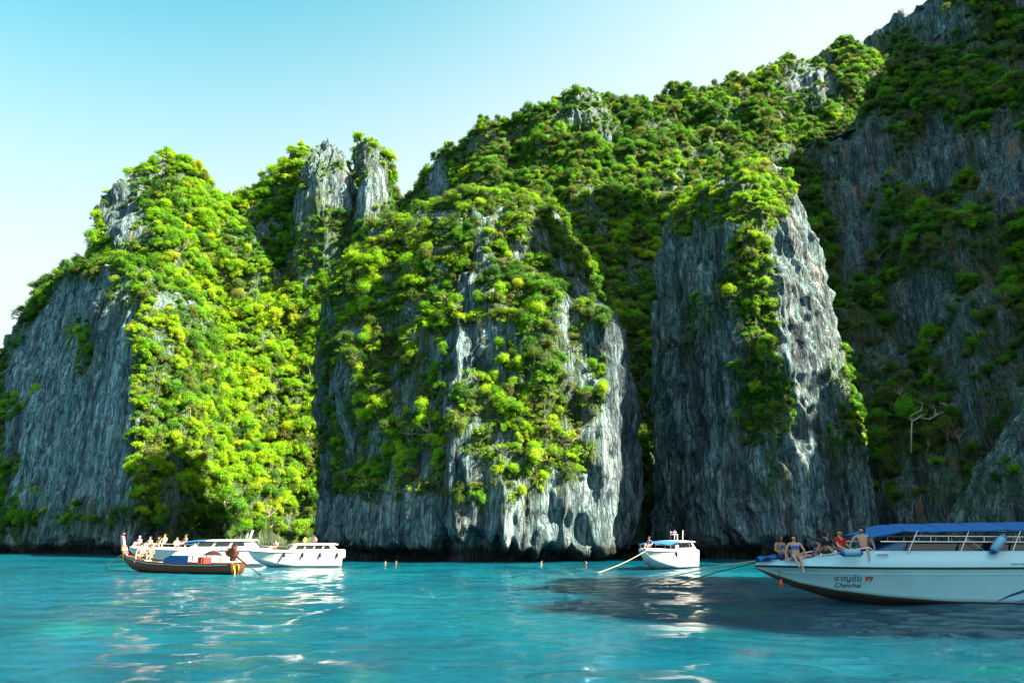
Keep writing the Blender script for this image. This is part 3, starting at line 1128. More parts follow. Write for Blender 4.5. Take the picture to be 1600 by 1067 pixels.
def lathe(name, prof, mat, parent, loc=(0, 0, 0), axis='Z', n=14, rot=None):
    V, F = [], []
    R = Euler(rot).to_matrix() if rot else Matrix.Identity(3)
    for (r, z) in prof:
        for k in range(n):
            a = 2 * math.pi * k / n
            V.append(Vector(loc) + R @ Vector((r * math.cos(a), r * math.sin(a), z)))
    for i in range(len(prof) - 1):
        for k in range(n):
            F.append((i * n + k, i * n + (k + 1) % n, (i + 1) * n + (k + 1) % n, (i + 1) * n + k))
    F.append(tuple(range(n)))
    F.append(tuple((len(prof) - 1) * n + k for k in range(n)))
    return pym(name, V, F, mat, parent, True)


def empty(name, loc, rz=0):
    e = bpy.data.objects.new(name, None)
    COL.objects.link(e)
    e.location = loc
    e.rotation_euler = (0, 0, rz)
    e.empty_display_size = .3
    return e


class Hull:
    """stations: (x, half_sheer, z_sheer, half_chine, z_chine, z_keel), bow at x=0, stern at +x"""

    def __init__(s, st, flare=.35):
        s.st = np.array(st, float)
        s.flare = flare

    def at(s, x):
        return [float(np.interp(x, s.st[:, 0], s.st[:, k])) for k in range(1, 6)]

    def half(s, x, z):
        hs, zs, hc, zc, zk = s.at(x)
        if z >= zc:
            t = min(1, (z - zc) / max(1e-4, zs - zc))
            return hc + (hs - hc) * (t ** (1 + s.flare))
        return hc * max(0, (z - zk) / max(1e-4, zc - zk))

    def shell(s, name, mat, parent, n=60, m=9, z_lo=None):
        xs = np.interp(np.linspace(0, 1, n), [0, .35, 1], [s.st[0, 0], s.st[0, 0] + .25 * (s.st[-1, 0] - s.st[0, 0]), s.st[-1, 0]])
        V, F = [], []
        for x in xs:
            hs, zs, hc, zc, zk = s.at(x)
            zz = [zk + (zc - zk) * k / 3 for k in range(3)] + [zc + (zs - zc) * k / m for k in range(m + 1)]
            ring = [(x, -s.half(x, z), z) for z in zz[::-1]] + [(x, s.half(x, z), z) for z in zz[1:]]
            V += ring
        C = len(ring)
        for i in range(len(xs) - 1):
            for k in range(C - 1):
                F.append((i * C + k, i * C + k + 1, (i + 1) * C + k + 1, (i + 1) * C + k))
        F.append(tuple((len(xs) - 1) * C + k for k in range(C)))
        return pym(name, V, F, mat, parent, True)

    def strake(s, name, mat, parent, x0, x1, dz, h, out=.025, n=60, sides=(-1, 1)):
        V, F = [], []
        xs = np.linspace(x0, x1, n)
        for sd in sides:
            b0 = len(V)
            for x in xs:
                hs, zs, hc, zc, zk = s.at(x)
                z1, z0 = zs + dz, zs + dz - h
                y1, y0 = s.half(x, min(z1, zs)), s.half(x, min(z0, zs))
                V += [(x, sd * (y1 - .01), z1), (x, sd * (y1 + out), z1 - h * .15), (x, sd * (y0 + out), z0 + h * .15), (x, sd * (y0 - .01), z0)]
            for i in range(n - 1):
                for k in range(3):
                    a = b0 + i * 4 + k
                    F.append((a, a + 1, a + 5, a + 4))
        return pym(name, V, F, mat, parent, True)

    def ring(s, name, mat, parent, prof, x0, x1, n=60, closed_bow=True):
        """a deck edge lofted along the sheer: prof [(inset, dz)] from the sheer inwards, both sides joined at the last point"""
        V, F = [], []
        xs = np.linspace(x0, x1, n)
        m = len(prof)
        for x in xs:
            hs, zs, *_ = s.at(x)
            L = [(x + 0, -max(0.0, hs - i), zs + d) for i, d in prof]
            R = [(x + 0, max(0.0, hs - i), zs + d) for i, d in prof[::-1]]
            V += L + R
        C = 2 * m
        for i in range(n - 1):
            for k in range(C - 1):
                F.append((i * C + k, i * C + k + 1, (i + 1) * C + k + 1, (i + 1) * C + k))
        return pym(name, V, F, mat, parent, True)


def text_on(hull, body, x, z, size, mat, parent, name, shear=0, out=.012, bold=0.0, side=-1):
    cu = bpy.data.curves.new(name, 'FONT')
    cu.body = body
    cu.size = size
    cu.shear = shear
    cu.offset = bold
    o = bpy.data.objects.new(name, cu)
    COL.objects.link(o)
    bpy.context.view_layer.update()
    dg = bpy.context.evaluated_depsgraph_get()
    me = bpy.data.meshes.new_from_object(o.evaluated_get(dg))
    bpy.data.objects.remove(o)
    for v in me.vertices:
        X, Z = x + v.co.x, z + v.co.y
        v.co = (X, side * (hull.half(X, Z) + out), Z)
    me.materials.clear()
    t = link(name, me, mat, parent)
    return t


# ------------------------------------------------------------------ people
BONES = [('pelvis', 'belly'), ('belly', 'chest'), ('chest', 'neck'), ('neck', 'jaw'), ('jaw', 'skull'), ('skull', 'crown')]
for S in 'lr':
    BONES += [('chest', 'shoulder_' + S), ('shoulder_' + S, 'elbow_' + S), ('elbow_' + S, 'wrist_' + S), ('wrist_' + S, 'palm_' + S), ('palm_' + S, 'fingers_' + S),
              ('pelvis', 'hip_' + S), ('hip_' + S, 'knee_' + S), ('knee_' + S, 'ankle_' + S), ('ankle_' + S, 'toe_' + S)]
RAD = dict(pelvis=(.15, .12), belly=(.135, .105), chest=(.16, .115), neck=(.05, .05), jaw=(.074, .08), skull=(.105, .12), crown=(.085, .095), shoulder=(.062, .06), elbow=(.042, .04),
           wrist=(.027, .024), palm=(.04, .018), fingers=(.012, .012), hip=(.092, .095), knee=(.06, .06), ankle=(.037, .04), toe=(.03, .022))


def pose(kind, **k):
    J = {}
    lean, turn = k.get('lean', 0.0), k.get('turn', 0.0)
    sh = k.get('sh', .19)
    J['pelvis'] = Vector((0, 0, .10))
    up = Vector((0, math.sin(lean), math.cos(lean)))
    J['belly'] = J['pelvis'] + up * .18
    J['chest'] = J['belly'] + up * .22
    J['neck'] = J['chest'] + up * .155
    f = Vector((math.sin(turn), -math.cos(turn), 0))
    J['jaw'] = J['neck'] + Vector((0, 0, .07)) + f * .02
    J['skull'] = J['jaw'] + Vector((0, 0, .085)) - f * .01
    J['crown'] = J['skull'] + Vector((0, 0, .06))
    for s, S in ((-1, 'l'), (1, 'r')):
        J['shoulder_' + S] = J['chest'] + up * .10 + Vector((s * sh, 0, 0))
        J['hip_' + S] = J['pelvis'] + Vector((s * .10, -.02, -.02))
    for key, v in k.items():
        if key in ('lean', 'turn', 'sh'):
            continue
        J[key] = Vector(v)
    if kind == 'sit':
        for s, S in ((-1, 'l'), (1, 'r')):
            J.setdefault('knee_' + S, J['hip_' + S] + Vector((s * .05, -.42, .05)))
            J.setdefault('ankle_' + S, J['knee_' + S] + Vector((0, .02, -.42)))
    elif kind == 'stand':
        for s, S in ((-1, 'l'), (1, 'r')):
            J.setdefault('knee_' + S, J['hip_' + S] + Vector((s * .01, -.03, -.42)))
            J.setdefault('ankle_' + S, J['knee_' + S] + Vector((0, .03, -.42)))
    for s, S in ((-1, 'l'), (1, 'r')):
        J.setdefault('elbow_' + S, J['shoulder_' + S] + Vector((s * .08, -.04, -.27)))
        J.setdefault('wrist_' + S, J['elbow_' + S] + Vector((-s * .06, -.22, -.05)))
        d = (J['wrist_' + S] - J['elbow_' + S]).normalized()
        J.setdefault('palm_' + S, J['wrist_' + S] + d * .07)
        J.setdefault('fingers_' + S, J['palm_' + S] + d * .08 + Vector((0, 0, -.02)))
        kd = (J['ankle_' + S] - J['knee_' + S]).normalized()
        fw = Vector((0, -1, -.15)) if kd.z < -.3 else Vector((0, kd.y * .5, .8)).normalized()
        J.setdefault('toe_' + S, J['ankle_' + S] + fw * .17 + Vector((0, 0, -.03)))
    return J


def person(label, J, loc, rz, skin, wear, hair='short', hair_mat='hair', turn=0.0, scale=1.0, group=None, face=True, hat=None, detail=2):
    names = list(J.keys())
    ix = {n: i for i, n in enumerate(names)}
    V = [J[n] for n in names]
    E = [(ix[a], ix[b]) for a, b in BONES]
    rad = [RAD[n.split('_')[0]] for n in names]
    f = Vector((math.sin(turn), -math.cos(turn), 0))
    # nose, thumbs and the other fingers
    V.append(J['jaw'] + Vector((0, 0, .045)) + f * .115)
    E.append((ix['skull'], len(V) - 1))
    rad.append((.014, .014))
    for S in 'lr':
        d = (J['fingers_' + S] - J['palm_' + S])
        side = d.cross(Vector((0, 0, 1)))
        side = side.normalized() if side.length > 1e-3 else Vector((1, 0, 0))
        for q, ln in ((-.034, .85), (.034, .95), (.055, .7)):
            V.append(J['palm_' + S] + d * ln + side * q)
            E.append((ix['palm_' + S], len(V) - 1))
            rad.append((.010, .010))
        V.append(J['palm_' + S] + d * .15 - side * .075)
        E.append((ix['wrist_' + S], len(V) - 1))
        rad.append((.012, .012))
    me = bpy.data.meshes.new('body')
    me.from_pydata([tuple(v) for v in V], E, [])
    tmp = bpy.data.objects.new('body_tmp', me)
    COL.objects.link(tmp)
    sk = tmp.modifiers.new('skin', 'SKIN')
    sk.use_smooth_shade = True
    lay = me.skin_vertices[0] if len(me.skin_vertices) else None
    if lay is None:
        bm = bmesh.new()
        bm.from_mesh(me)
        bm.verts.layers.skin.verify()
        bm.to_mesh(me)
        bm.free()
        lay = me.skin_vertices[0]
    for i, r in enumerate(rad):
        lay.data[i].radius = r
    lay.data[ix['pelvis']].use_root = True
    sb = tmp.modifiers.new('sub', 'SUBSURF')
    sb.levels = sb.render_levels = detail
    bpy.context.view_layer.update()
    dg = bpy.context.evaluated_depsgraph_get()
    bme = bpy.data.meshes.new_from_object(tmp.evaluated_get(dg))
    bpy.data.objects.remove(tmp)
    bme.materials.clear()
    body = link('person', bme, M[skin])
    bme.polygons.foreach_set('use_smooth', [True] * len(bme.polygons))
    body.location = loc
    body.rotation_euler = (0, 0, rz)
    body.scale = (scale * .95,) * 3
    tag(body, label, 'person', group)
    # clothes: a shell lifted off the body
    n = len(bme.vertices)
    co = np.empty(n * 3, np.float32)
    bme.vertices.foreach_get('co', co)
    co = co.reshape(-1, 3)
    no = np.empty(n * 3, np.float32)
    bme.vertices.foreach_get('normal', no)
    no = no.reshape(-1, 3)
    segs = [(a, b, np.array(J[a]), np.array(J[b])) for a, b in BONES]
    best = np.full(n, 1e9)
    lab = np.zeros(n, int)
    par = np.zeros(n)
    for q, (a, b, A, B) in enumerate(segs):
        ab = B - A
        t = np.clip(((co - A) @ ab) / (ab @ ab + 1e-9), 0, 1)
        d = np.linalg.norm(co - (A + t[:, None] * ab), axis=1)
        w = d < best
        best[w], lab[w], par[w] = d[w], q, t[w]
    bname = [a.split('_')[0] + '-' + b.split('_')[0] for a, b, *_ in segs]
    polys = [tuple(p.vertices) for p in bme.polygons]
    for (pn, spec, col, off) in wear:
        ok = np.zeros(n, bool)
        for bn, (t0, t1) in spec.items():
            for q, nm in enumerate(bname):
                if nm == bn:
                    ok |= (lab == q) & (par >= t0) & (par <= t1)
        fs = [p for p in polys if all(ok[v] for v in p)]
        if not fs:
            continue
        used = sorted({v for p in fs for v in p})
        mp = {v: i for i, v in enumerate(used)}
        pym(pn, co[used] + no[used] * off, [tuple(mp[v] for v in p) for p in fs], cloth(col), body, True)
    # hair
    c = J['skull'] + Vector((0, 0, .012)) - f * .012
    if hair:
        HV, HF = [], []
        nu, nv = 14, 9
        sd = f.cross(Vector((0, 0, 1)))
        for i in range(nv):
            el = math.pi / 2 - math.pi * .80 * i / (nv - 1)
            for kx in range(nu):
                a = 2 * math.pi * kx / nu
                fr = math.cos(a)           # 1 = front
                e = el
                if fr > (.62 if hair == 'long' else .35):
                    e = max(e, .42 + .2 * fr)
                rr = .128 + .008 * math.sin(5 * a + i)
                d = (f * math.cos(a) + sd * math.sin(a)) * math.cos(e) * rr
                d.z = math.sin(e) * rr * 1.08
                if hair == 'long' and fr < .62 and i > 4:
                    d.z -= (i - 4) * (.085 if fr < .1 else .06)
                    d = Vector((d.x * .9, d.y * .9, d.z)) - f * .015
                HV.append(c + d)
        for i in range(nv - 1):
            for kx in range(nu):
                HF.append((i * nu + kx, i * nu + (kx + 1) % nu, (i + 1) * nu + (kx + 1) % nu, (i + 1) * nu + kx))
        pym('hair', HV, HF, M[hair_mat], body, True)
    if face:
        V2, F2 = [], []
        sd = f.cross(Vector((0, 0, 1)))
        for q in (-1, 1):
            b_, g_ = boxv(J['skull'] + f * .092 + sd * q * .032 + Vector((0, 0, -.005)), (.016, .014, .007))
            F2 += [tuple(x + len(V2) for x in g) for g in g_]
            V2 += b_
        b_, g_ = boxv(J['jaw'] + f * .074 + Vector((0, 0, .008)), (.032, .012, .007))
        F2 += [tuple(x + len(V2) for x in g) for g in g_]
        V2 += b_
        pym('eyes_and_mouth', V2, F2, M['hair'], body)
    if hat:
        lathe('cap', [(.112, -.01), (.118, .02), (.10, .075), (.05, .11), (.01, .118)], cloth(hat), body, c)
    return body


TEE = {'pelvis-belly': (.2, 1), 'belly-chest': (0, 1), 'chest-neck': (0, .45), 'chest-shoulder': (0, 1), 'shoulder-elbow': (0, .6)}
TANK = {'pelvis-belly': (.2, 1), 'belly-chest': (0, 1), 'chest-neck': (0, .25), 'chest-shoulder': (0, .45)}
SUIT = {'pelvis-belly': (0, 1), 'belly-chest': (0, 1), 'chest-neck': (0, .1), 'pelvis-hip': (0, 1), 'hip-knee': (0, .12)}
BIKT = {'belly-chest': (.35, 1), 'chest-neck': (0, .3), 'chest-shoulder': (0, .5)}
BRIEF = {'pelvis-belly': (0, .35), 'pelvis-hip': (0, 1), 'hip-knee': (0, .15)}
SHORTS = {'pelvis-belly': (0, .4), 'pelvis-hip': (0, 1), 'hip-knee': (0, .62)}
# ------------------------------------------------------------------ the big speedboat, in the shade on the right
def big_speedboat():
    BX, BY = 8.75, 25.9
    e = empty('speedboat', (BX, BY, 0), math.radians(0.6))
    tag(e, 'large white speedboat with long blue canopy and dark rubbing strake, moored in the shade', 'speedboat')
    st = [(0, .03, 1.20, .02, 1.15, 1.12), (.7, .52, 1.20, .22, .88, .74), (1.4, .9, 1.19, .5, .64, .46), (2.5, 1.25, 1.18, .85, .42, .12), (4, 1.5, 1.17, 1.2, .24, -.15),
          (6, 1.62, 1.17, 1.42, .10, -.3), (9, 1.65, 1.18, 1.5, .04, -.35), (13.2, 1.6, 1.2, 1.5, .02, -.35)]
    h = Hull(st, .25)
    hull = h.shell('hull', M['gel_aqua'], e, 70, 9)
    hull.data.materials.append(M['boot'])
    for p in hull.data.polygons:
        c = p.center
        if c.z < h.at(c.x)[3] - .005 and len(p.vertices) == 4:
            p.material_index = 1
    h.strake('rubbing_strake', M['stripe_black'], e, .02, 13.15, .03, .075, .03)
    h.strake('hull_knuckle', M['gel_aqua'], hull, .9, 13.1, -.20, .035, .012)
    # deck moulding: rises from the bow to the cockpit coaming
    xs = np.concatenate([np.linspace(.02, 3.7, 30), np.linspace(3.74, 13.1, 40)])
    V, F = [], []

    def prof(x):
        hs, zs, *_ = h.at(x)
        c = float(np.interp(x, [0, 1.5, 3.6, 13.2], [.10, .24, .55, .53]))
        k = c / .55
        P = [(0.0, .03), (.04, .22 * k + .01), (.12, .27 * k + .01), (.20, c), (.30, c + .012), (.33, c - .06)]
        P.append((.36, c - .07) if x < 3.72 else (.35, -.55))
        P.append((hs, c - .03) if x < 3.72 else (hs, -.55))
        return [(x, -max(.0, hs - i), zs + d) for i, d in P] + [(x, max(.0, hs - i), zs + d) for i, d in P[::-1]]
    for x in xs:
        V += prof(x)
    C = 16
    for i in range(len(xs) - 1):
        for k in range(C - 1):
            F.append((i * C + k, i * C + k + 1, (i + 1) * C + k + 1, (i + 1) * C + k))
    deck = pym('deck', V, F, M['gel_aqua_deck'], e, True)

    def ribbon(name, pts_lo, pts_hi, mat, n=40):
        V, F = [], []
        for i in range(n):
            t = i / (n - 1)
            x = pts_lo[0][0] + (pts_lo[-1][0] - pts_lo[0][0]) * t
            lo = np.interp(x, [p[0] for p in pts_lo], [p[1] for p in pts_lo])
            hi = np.interp(x, [p[0] for p in pts_hi], [p[1] for p in pts_hi])
            for q in range(4):
                z = lo + (hi - lo) * q / 3
                V.append((x, -(h.half(x, z) + .008), z))
        for i in range(n - 1):
            for q in range(3):
                a = i * 4 + q
                F.append((a, a + 1, a + 5, a + 4))
        return pym(name, V, F, mat, hull, True)
    ribbon('blue_swoosh', [(7.5, .07), (8.0, .25), (8.6, .42), (9.4, .56), (10.4, .62), (12.8, .64)], [(7.5, .08), (8.0, .32), (8.6, .51), (9.4, .66), (10.4, .74), (12.8, .78)], M['blue_paint'])
    ribbon('light_blue_swoosh', [(8.1, .06), (8.8, .16), (9.6, .24), (12.8, .28)], [(8.1, .07), (8.8, .26), (9.6, .38), (12.8, .44)], plain('mid_blue_graphic', (.03, .18, .5), .3))
    # lettering
    text_on(h, 'ชาญชัย', 2.36, .72, .29, M['ink'], hull, 'lettering', 0, .010, 0)
    text_on(h, '99', 3.30, .72, .25, M['ink_red'], hull, 'number', .15, .010, .006)
    text_on(h, 'Chanchai', 2.38, .52, .22, M['ink'], hull, 'lettering', .25, .010, .002)

    class Flat:
        def half(s, x, z): return h.at(x)[0] - .03
    text_on(Flat(), 'www.vitaminseatour', 8.15, 1.265, .13, M['ink'], deck, 'web_address', 0, .022)
    # vent, screens, windshield
    v = box('vent_grille', (3.95, -1.40, 1.60), (.42, .03, .07), M['gel'], deck, 0, 0, .006)
    for k in range(7):
        box('slot', (3.79 + k * .053, -1.417, 1.60), (.022, .006, .045), M['dark'], v, 0, 0, 0)
    for sd in (-1, 1):
        for x0, x1 in ((4.75, 6.55), (6.6, 8.4), (8.45, 10.3), (10.35, 12.6)):
            y = sd * 1.26
            pym('side_screen', [(x0, y, 1.70), (x1, y, 1.70), (x1 + .22, y * .96, 2.03), (x0 + .22, y * .96, 2.03),
                                (x0, y - sd * .015, 1.70), (x1, y - sd * .015, 1.70), (x1 + .22, y * .96 - sd * .015, 2.03), (x0 + .22, y * .96 - sd * .015, 2.03)],
                [(0, 1, 2, 3), (7, 6, 5, 4), (0, 4, 5, 1), (1, 5, 6, 2), (2, 6, 7, 3), (3, 7, 4, 0)], M['tint'], e)
    for y0, y1 in ((-1.24, -.45), (-.43, .43), (.45, 1.24)):
        pym('windshield', [(3.75, y0, 1.70), (3.75, y1, 1.70), (4.72, y1, 2.05), (4.72, y0, 2.05), (3.77, y0, 1.68), (3.77, y1, 1.68), (4.74, y1, 2.03), (4.74, y0, 2.03)],
            [(0, 1, 2, 3), (7, 6, 5, 4), (0, 4, 5, 1), (1, 5, 6, 2), (2, 6, 7, 3), (3, 7, 4, 0)], M['glass_blue'], e)
    pym('windshield', [(3.78, -1.255, 1.71), (4.72, -1.255, 2.04), (4.95, -1.25, 2.03), (4.74, -1.25, 1.71), (3.80, -1.24, 1.71), (4.72, -1.24, 2.03), (4.95, -1.235, 2.02), (4.74, -1.235, 1.71)],
        [(0, 1, 2, 3), (7, 6, 5, 4), (0, 4, 5, 1), (1, 5, 6, 2), (2, 6, 7, 3), (3, 7, 4, 0)], M['glass_blue'], e)
    box('console', (4.9, .5, 1.2), (.6, .9, 1.1), M['gel_deck'], e)
    for k in range(5):
        for sd in (-1, 1):
            s_ = box('passenger_seat', (6.0 + k * 1.2, sd * .8, 1.0), (.55, .8, .45), M['dark'], e)
            box('seat_back', (6.32 + k * 1.2, sd * .8, 1.42), (.12, .8, .55), M['dark'], s_)
    # tube work
    for sd in (-1, 1):
        y = sd * 1.38
        tubes('side_rail', [line((3.95, y, 2.03), (13, y, 2.00), .022)], M['steel'], e)
        tubes('side_rail', [line((5.15, y, 2.22), (13, y, 2.16), .02)], M['steel'], e)
        tubes('side_rail', [line((5.3, y * .97, 2.36), (13, y * .97, 2.42), .02)], M['steel'], e)
        for x in (4.85, 6.65, 8.45, 10.3, 12.1):
            tubes('canopy_strut', [line((x, y, 1.66), (x + .45, y, 2.40), .022)], M['steel'], e)
        tubes('brace', [line((7.0, y, 2.12), (7.55, y, 1.70), .014)], M['steel'], e)
        for x in np.arange(5.7, 12.8, .62):
            tubes('rail_stud', [line((x, y, 2.01), (x + .03, y, 2.20), .012)], M['steel'], e, 6)
        tubes('bow_rail', [[(1.75, sd * .92, 1.50, .018), (2.1, sd * 1.03, 1.58, .018), (3.0, sd * 1.24, 1.74, .018), (3.55, sd * 1.33, 1.84, .018), (3.72, sd * 1.36, 1.70, .018)]], M['steel'], e)
        for x, yy, z0, z1 in ((2.1, 1.03, 1.44, 1.58), (2.75, 1.18, 1.58, 1.69)):
            tubes('rail_post', [line((x, sd * yy, z0), (x, sd * yy, z1), .014)], M['steel'], e, 6)
    for x in np.arange(5.3, 12.9, 1.5):
        tubes('cross_bar', [line((x, -1.34, 2.37), (x, 1.34, 2.37), .018)], M['steel'], e)
        tubes('roof_bow', [[(x, -1.33, 2.38, .018), (x, -.7, 2.56, .018), (x, 0, 2.62, .018), (x, .7, 2.56, .018), (x, 1.33, 2.38, .018)]], M['steel'], e)
    # canopy cloth with a little sag between the bows and a thickness of its own
    nx, ny = 70, 17
    for_top, F = [], []
    for i in range(nx):
        x = 3.8 + (13 - 3.8) * i / (nx - 1)
        cz = np.interp(x, [3.8, 4.2, 4.75, 5.3, 9, 13], [2.27, 2.40, 2.60, 2.655, 2.72, 2.74])
        sag = .018 * abs(math.sin((x - 5.3) / 1.5 * math.pi)) if x > 5.3 else 0
        for j in range(ny):
            t = -1 + 2 * j / (ny - 1)
            hw = float(np.interp(x, [3.8, 4.7, 5.4], [1.02, 1.36, 1.42]))
            drop = np.interp(x, [3.8, 4.7, 5.4], [.03, .16, .22])
            wob = .010 * math.sin(9 * x + 4 * t) * abs(t)
            for_top.append((x, t * hw, cz - sag - drop * abs(t) ** 2.4 + wob - (.07 if abs(t) > .99 else 0)))
    low = [(a, b * .995, c - .02) for a, b, c in for_top]
    nT = len(for_top)
    for i in range(nx - 1):
        for j in range(ny - 1):
            a = i * ny + j
            F.append((a, a + 1, a + ny + 1, a + ny))
            F.append((nT + a, nT + a + ny, nT + a + ny + 1, nT + a + 1))
    cv = pym('canopy', for_top + low, F, M['blue_cloth'], e, True)
    for i in range(8, nx, 9):
        tubes('seam', [[(for_top[i * ny + j][0], for_top[i * ny + j][1], for_top[i * ny + j][2] + .004, .012) for j in range(ny)]], M['blue_paint'], cv, 5)
    # outboard motors at the stern
    for yy in (-.8, 0, .8):
        m_ = box('outboard_motor', (13.55, yy, 1.15), (.55, .42, .75), M['dark'], e, 0, 0, .08)
        box('motor_leg', (13.5, yy, .35), (.22, .14, 1.0), M['dark'], m_)
    # things that hang on or lie on the boat
    f1 = lathe('boat_fender', [(.02, -.36), (.07, -.35), (.125, -.29), (.13, 0), (.125, .29), (.07, .35), (.02, .36)], M['blue_fender'], None, (0, 0, 0), rot=(0, math.pi / 2, 0), n=16)
    f1.location = (BX + 2.86, BY - 1.44, 1.66)
    tag(f1, 'pale blue cylindrical fender lying level on the coaming beside the shirtless man', 'fender', 'blue boat fenders')
    lathe('end_cap', [(.02, -.40), (.06, -.385), (.128, -.28), (.131, -.26)], M['blue_paint'], f1, rot=(0, math.pi / 2, 0), n=16)
    lathe('end_cap', [(.131, .26), (.128, .28), (.06, .385), (.02, .40)], M['blue_paint'], f1, rot=(0, math.pi / 2, 0), n=16)
    f2 = f1.copy()
    COL.objects.link(f2)
    f2.location = (BX + 7.93, BY - 1.47, 1.95)
    f2.rotation_euler = (0, -math.radians(45), 0)
    f2.scale = (1.05,) * 3
    f2['label'] = 'pale blue fender tied slantwise to the side rail below the canopy'
    for ch in f1.children:
        c2 = ch.copy()
        COL.objects.link(c2)
        c2.parent = f2
    # crumpled tarp at the bow
    V, F = [], []
    for i in range(14):
        for j in range(9):
            u, v_ = i / 13, j / 8
            V.append((BX + .12 + .62 * u, BY - .32 + .55 * v_, 1.34 + .10 * u + .14 * abs(math.sin(4 * u + 2 * v_)) * (1 - .5 * abs(2 * v_ - 1)) + .03 * math.sin(17 * u * v_ + 3 * u)))
    for i in range(13):
        for j in range(8):
            a = i * 9 + j
            F.append((a, a + 1, a + 10, a + 9))
    tp = pym('folded_tarp', V, F, M['blue_cloth'], None, True)
    so = tp.modifiers.new('thick', 'SOLIDIFY')
    so.thickness = .02
    tag(tp, 'crumpled bright blue tarp on the bow of the large speedboat', 'tarp')
    fl = lathe('bow_float', [(.01, -.16), (.045, -.13), (.06, -.02), (.05, .08), (.02, .13), (.012, .15)], M['orange'], None, (0, 0, 0))
    fl.location = (BX + .73, BY - .42, .62)
    tag(fl, 'small orange float hanging on a cord from the bow of the large speedboat', 'float')
    tubes('cord', [line((0, 0, .12), (-.02, .06, .42), .010)], M['rope_dark'], fl, 5)
    r = tubes('bow_line', [[(BX + .05, BY, 1.30, .018), (BX - .8, BY + 2.0, .9, .018), (BX - 1.2, BY + 6, .28, .018), (BX - 1.5, BY + 9.5, -.1, .018)]], M['rope_dark'], None, 6)
    tag(r, 'thin dark mooring line running from the large speedboat bow into the water', 'rope')
    r = tubes('anchor_rope', [[(BX + .02, BY - .05, 1.36, .022), (BX - .28, BY + .2, 1.30, .022), (BX - .9, BY + 1.4, 1.13, .022), (BX - 2.2, BY + 5.0, .55, .022), (BX - 3.2, BY + 8.5, -.1, .022)]], M['rope'], None, 6)
    tag(r, 'pale anchor rope leading off the large speedboat bow to the water', 'rope')
    return BX, BY, h


BX, BY, BH = big_speedboat()
# people aboard it
J = pose('sit', lean=.12, knee_l=(-.14, -.40, .20), knee_r=(.10, -.43, .08), ankle_l=(-.02, -.62, -.16), ankle_r=(.12, -.60, -.34), elbow_l=(-.33, .02, .35), elbow_r=(.32, .02, .34), wrist_l=(-.36, .02, .10), wrist_r=(.37, .04, .10), turn=-.3)
person('woman in a blue and white swimsuit sitting on the bow with legs over the side', J, (BX + 1.28, BY - .62, 1.40), -.25, 'skin_a',
       [('swimsuit', BIKT, (.05, .13, .45), .012), ('wrap_skirt', BRIEF, (.35, .42, .62), .014)], 'long', 'hair', -.3)
J = pose('sit', lean=.05, knee_l=(-.18, -.32, .38), knee_r=(.12, -.34, .36), ankle_l=(-.12, -.50, .06), ankle_r=(.10, -.52, .06), turn=.8)
person('dark-haired person in blue seated on the bow, half hidden by the woman in front', J, (BX + .98, BY - .08, 1.40), .35, 'skin_b',
       [('top', TANK, (.06, .12, .35), .012), ('shorts', SHORTS, (.05, .09, .25), .014)], 'long', 'hair', .8)
J = pose('sit', lean=-.22, knee_l=(-.2, -.34, .34), knee_r=(.18, -.36, .30), ankle_l=(-.2, -.62, .04), ankle_r=(.2, -.62, .04), elbow_l=(-.34, -.02, .30), wrist_l=(-.42, .10, .08), elbow_r=(.30, -.16, .36), wrist_r=(.15, -.34, .30), turn=.9)
person('man in a dark t-shirt leaning on his arm on the foredeck', J, (BX + 2.62, BY + .05, 1.55), .45, 'skin_b',
       [('t_shirt', TEE, (.02, .03, .05), .016), ('shorts', SHORTS, (.05, .05, .08), .016)], 'short', 'hair', .9)
J = pose('sit', lean=.05, knee_l=(-.1, -.40, .14), knee_r=(.16, -.40, .14), ankle_l=(-.2, -.2, .05), ankle_r=(.2, -.2, .05), elbow_l=(-.28, -.1, .32), elbow_r=(.30, -.08, .32), wrist_l=(-.16, -.32, .22), wrist_r=(.18, -.32, .22), turn=-.4)
person('woman with long black hair in a red top sitting on the foredeck', J, (BX + 3.05, BY - .30, 1.58), .5, 'skin_a',
       [('red_top', TEE, (.55, .015, .02), .016), ('shorts', BRIEF, (.05, .03, .05), .016)], 'long', 'hair', -.4)
J = pose('sit', lean=.10, sh=.215, knee_l=(-.2, -.42, .12), knee_r=(.15, -.42, .10), ankle_l=(-.2, -.50, -.2), ankle_r=(.18, -.52, -.2), elbow_l=(-.42, .04, .36), wrist_l=(-.50, .06, .08), elbow_r=(.33, .05, .32), wrist_r=(.36, -.05, .06), turn=-.5)
person('bearded shirtless man in dark shorts sitting before the windshield', J, (BX + 3.66, BY - .75, 1.66), -.55, 'skin_a',
       [('shorts', SHORTS, (.015, .015, .02), .014), ('beard', {'neck-jaw': (.75, 1), 'jaw-skull': (0, .3)}, (.02, .012, .01), .008)], 'short', 'hair', -.5)
J = pose('sit', lean=.75, knee_l=(-.12, -.35, .30), knee_r=(.12, -.36, .22), ankle_l=(-.1, -.62, .04), ankle_r=(.12, -.66, .04), turn=.2)
person('person reclining low on the foredeck beside the bow rail', J, (BX + 2.16, BY + .05, 1.36), -1.25, 'skin_b',
       [('swim_top', TANK, (.10, .06, .12), .012), ('shorts', SHORTS, (.04, .05, .12), .014)], 'short', 'hair', .2)

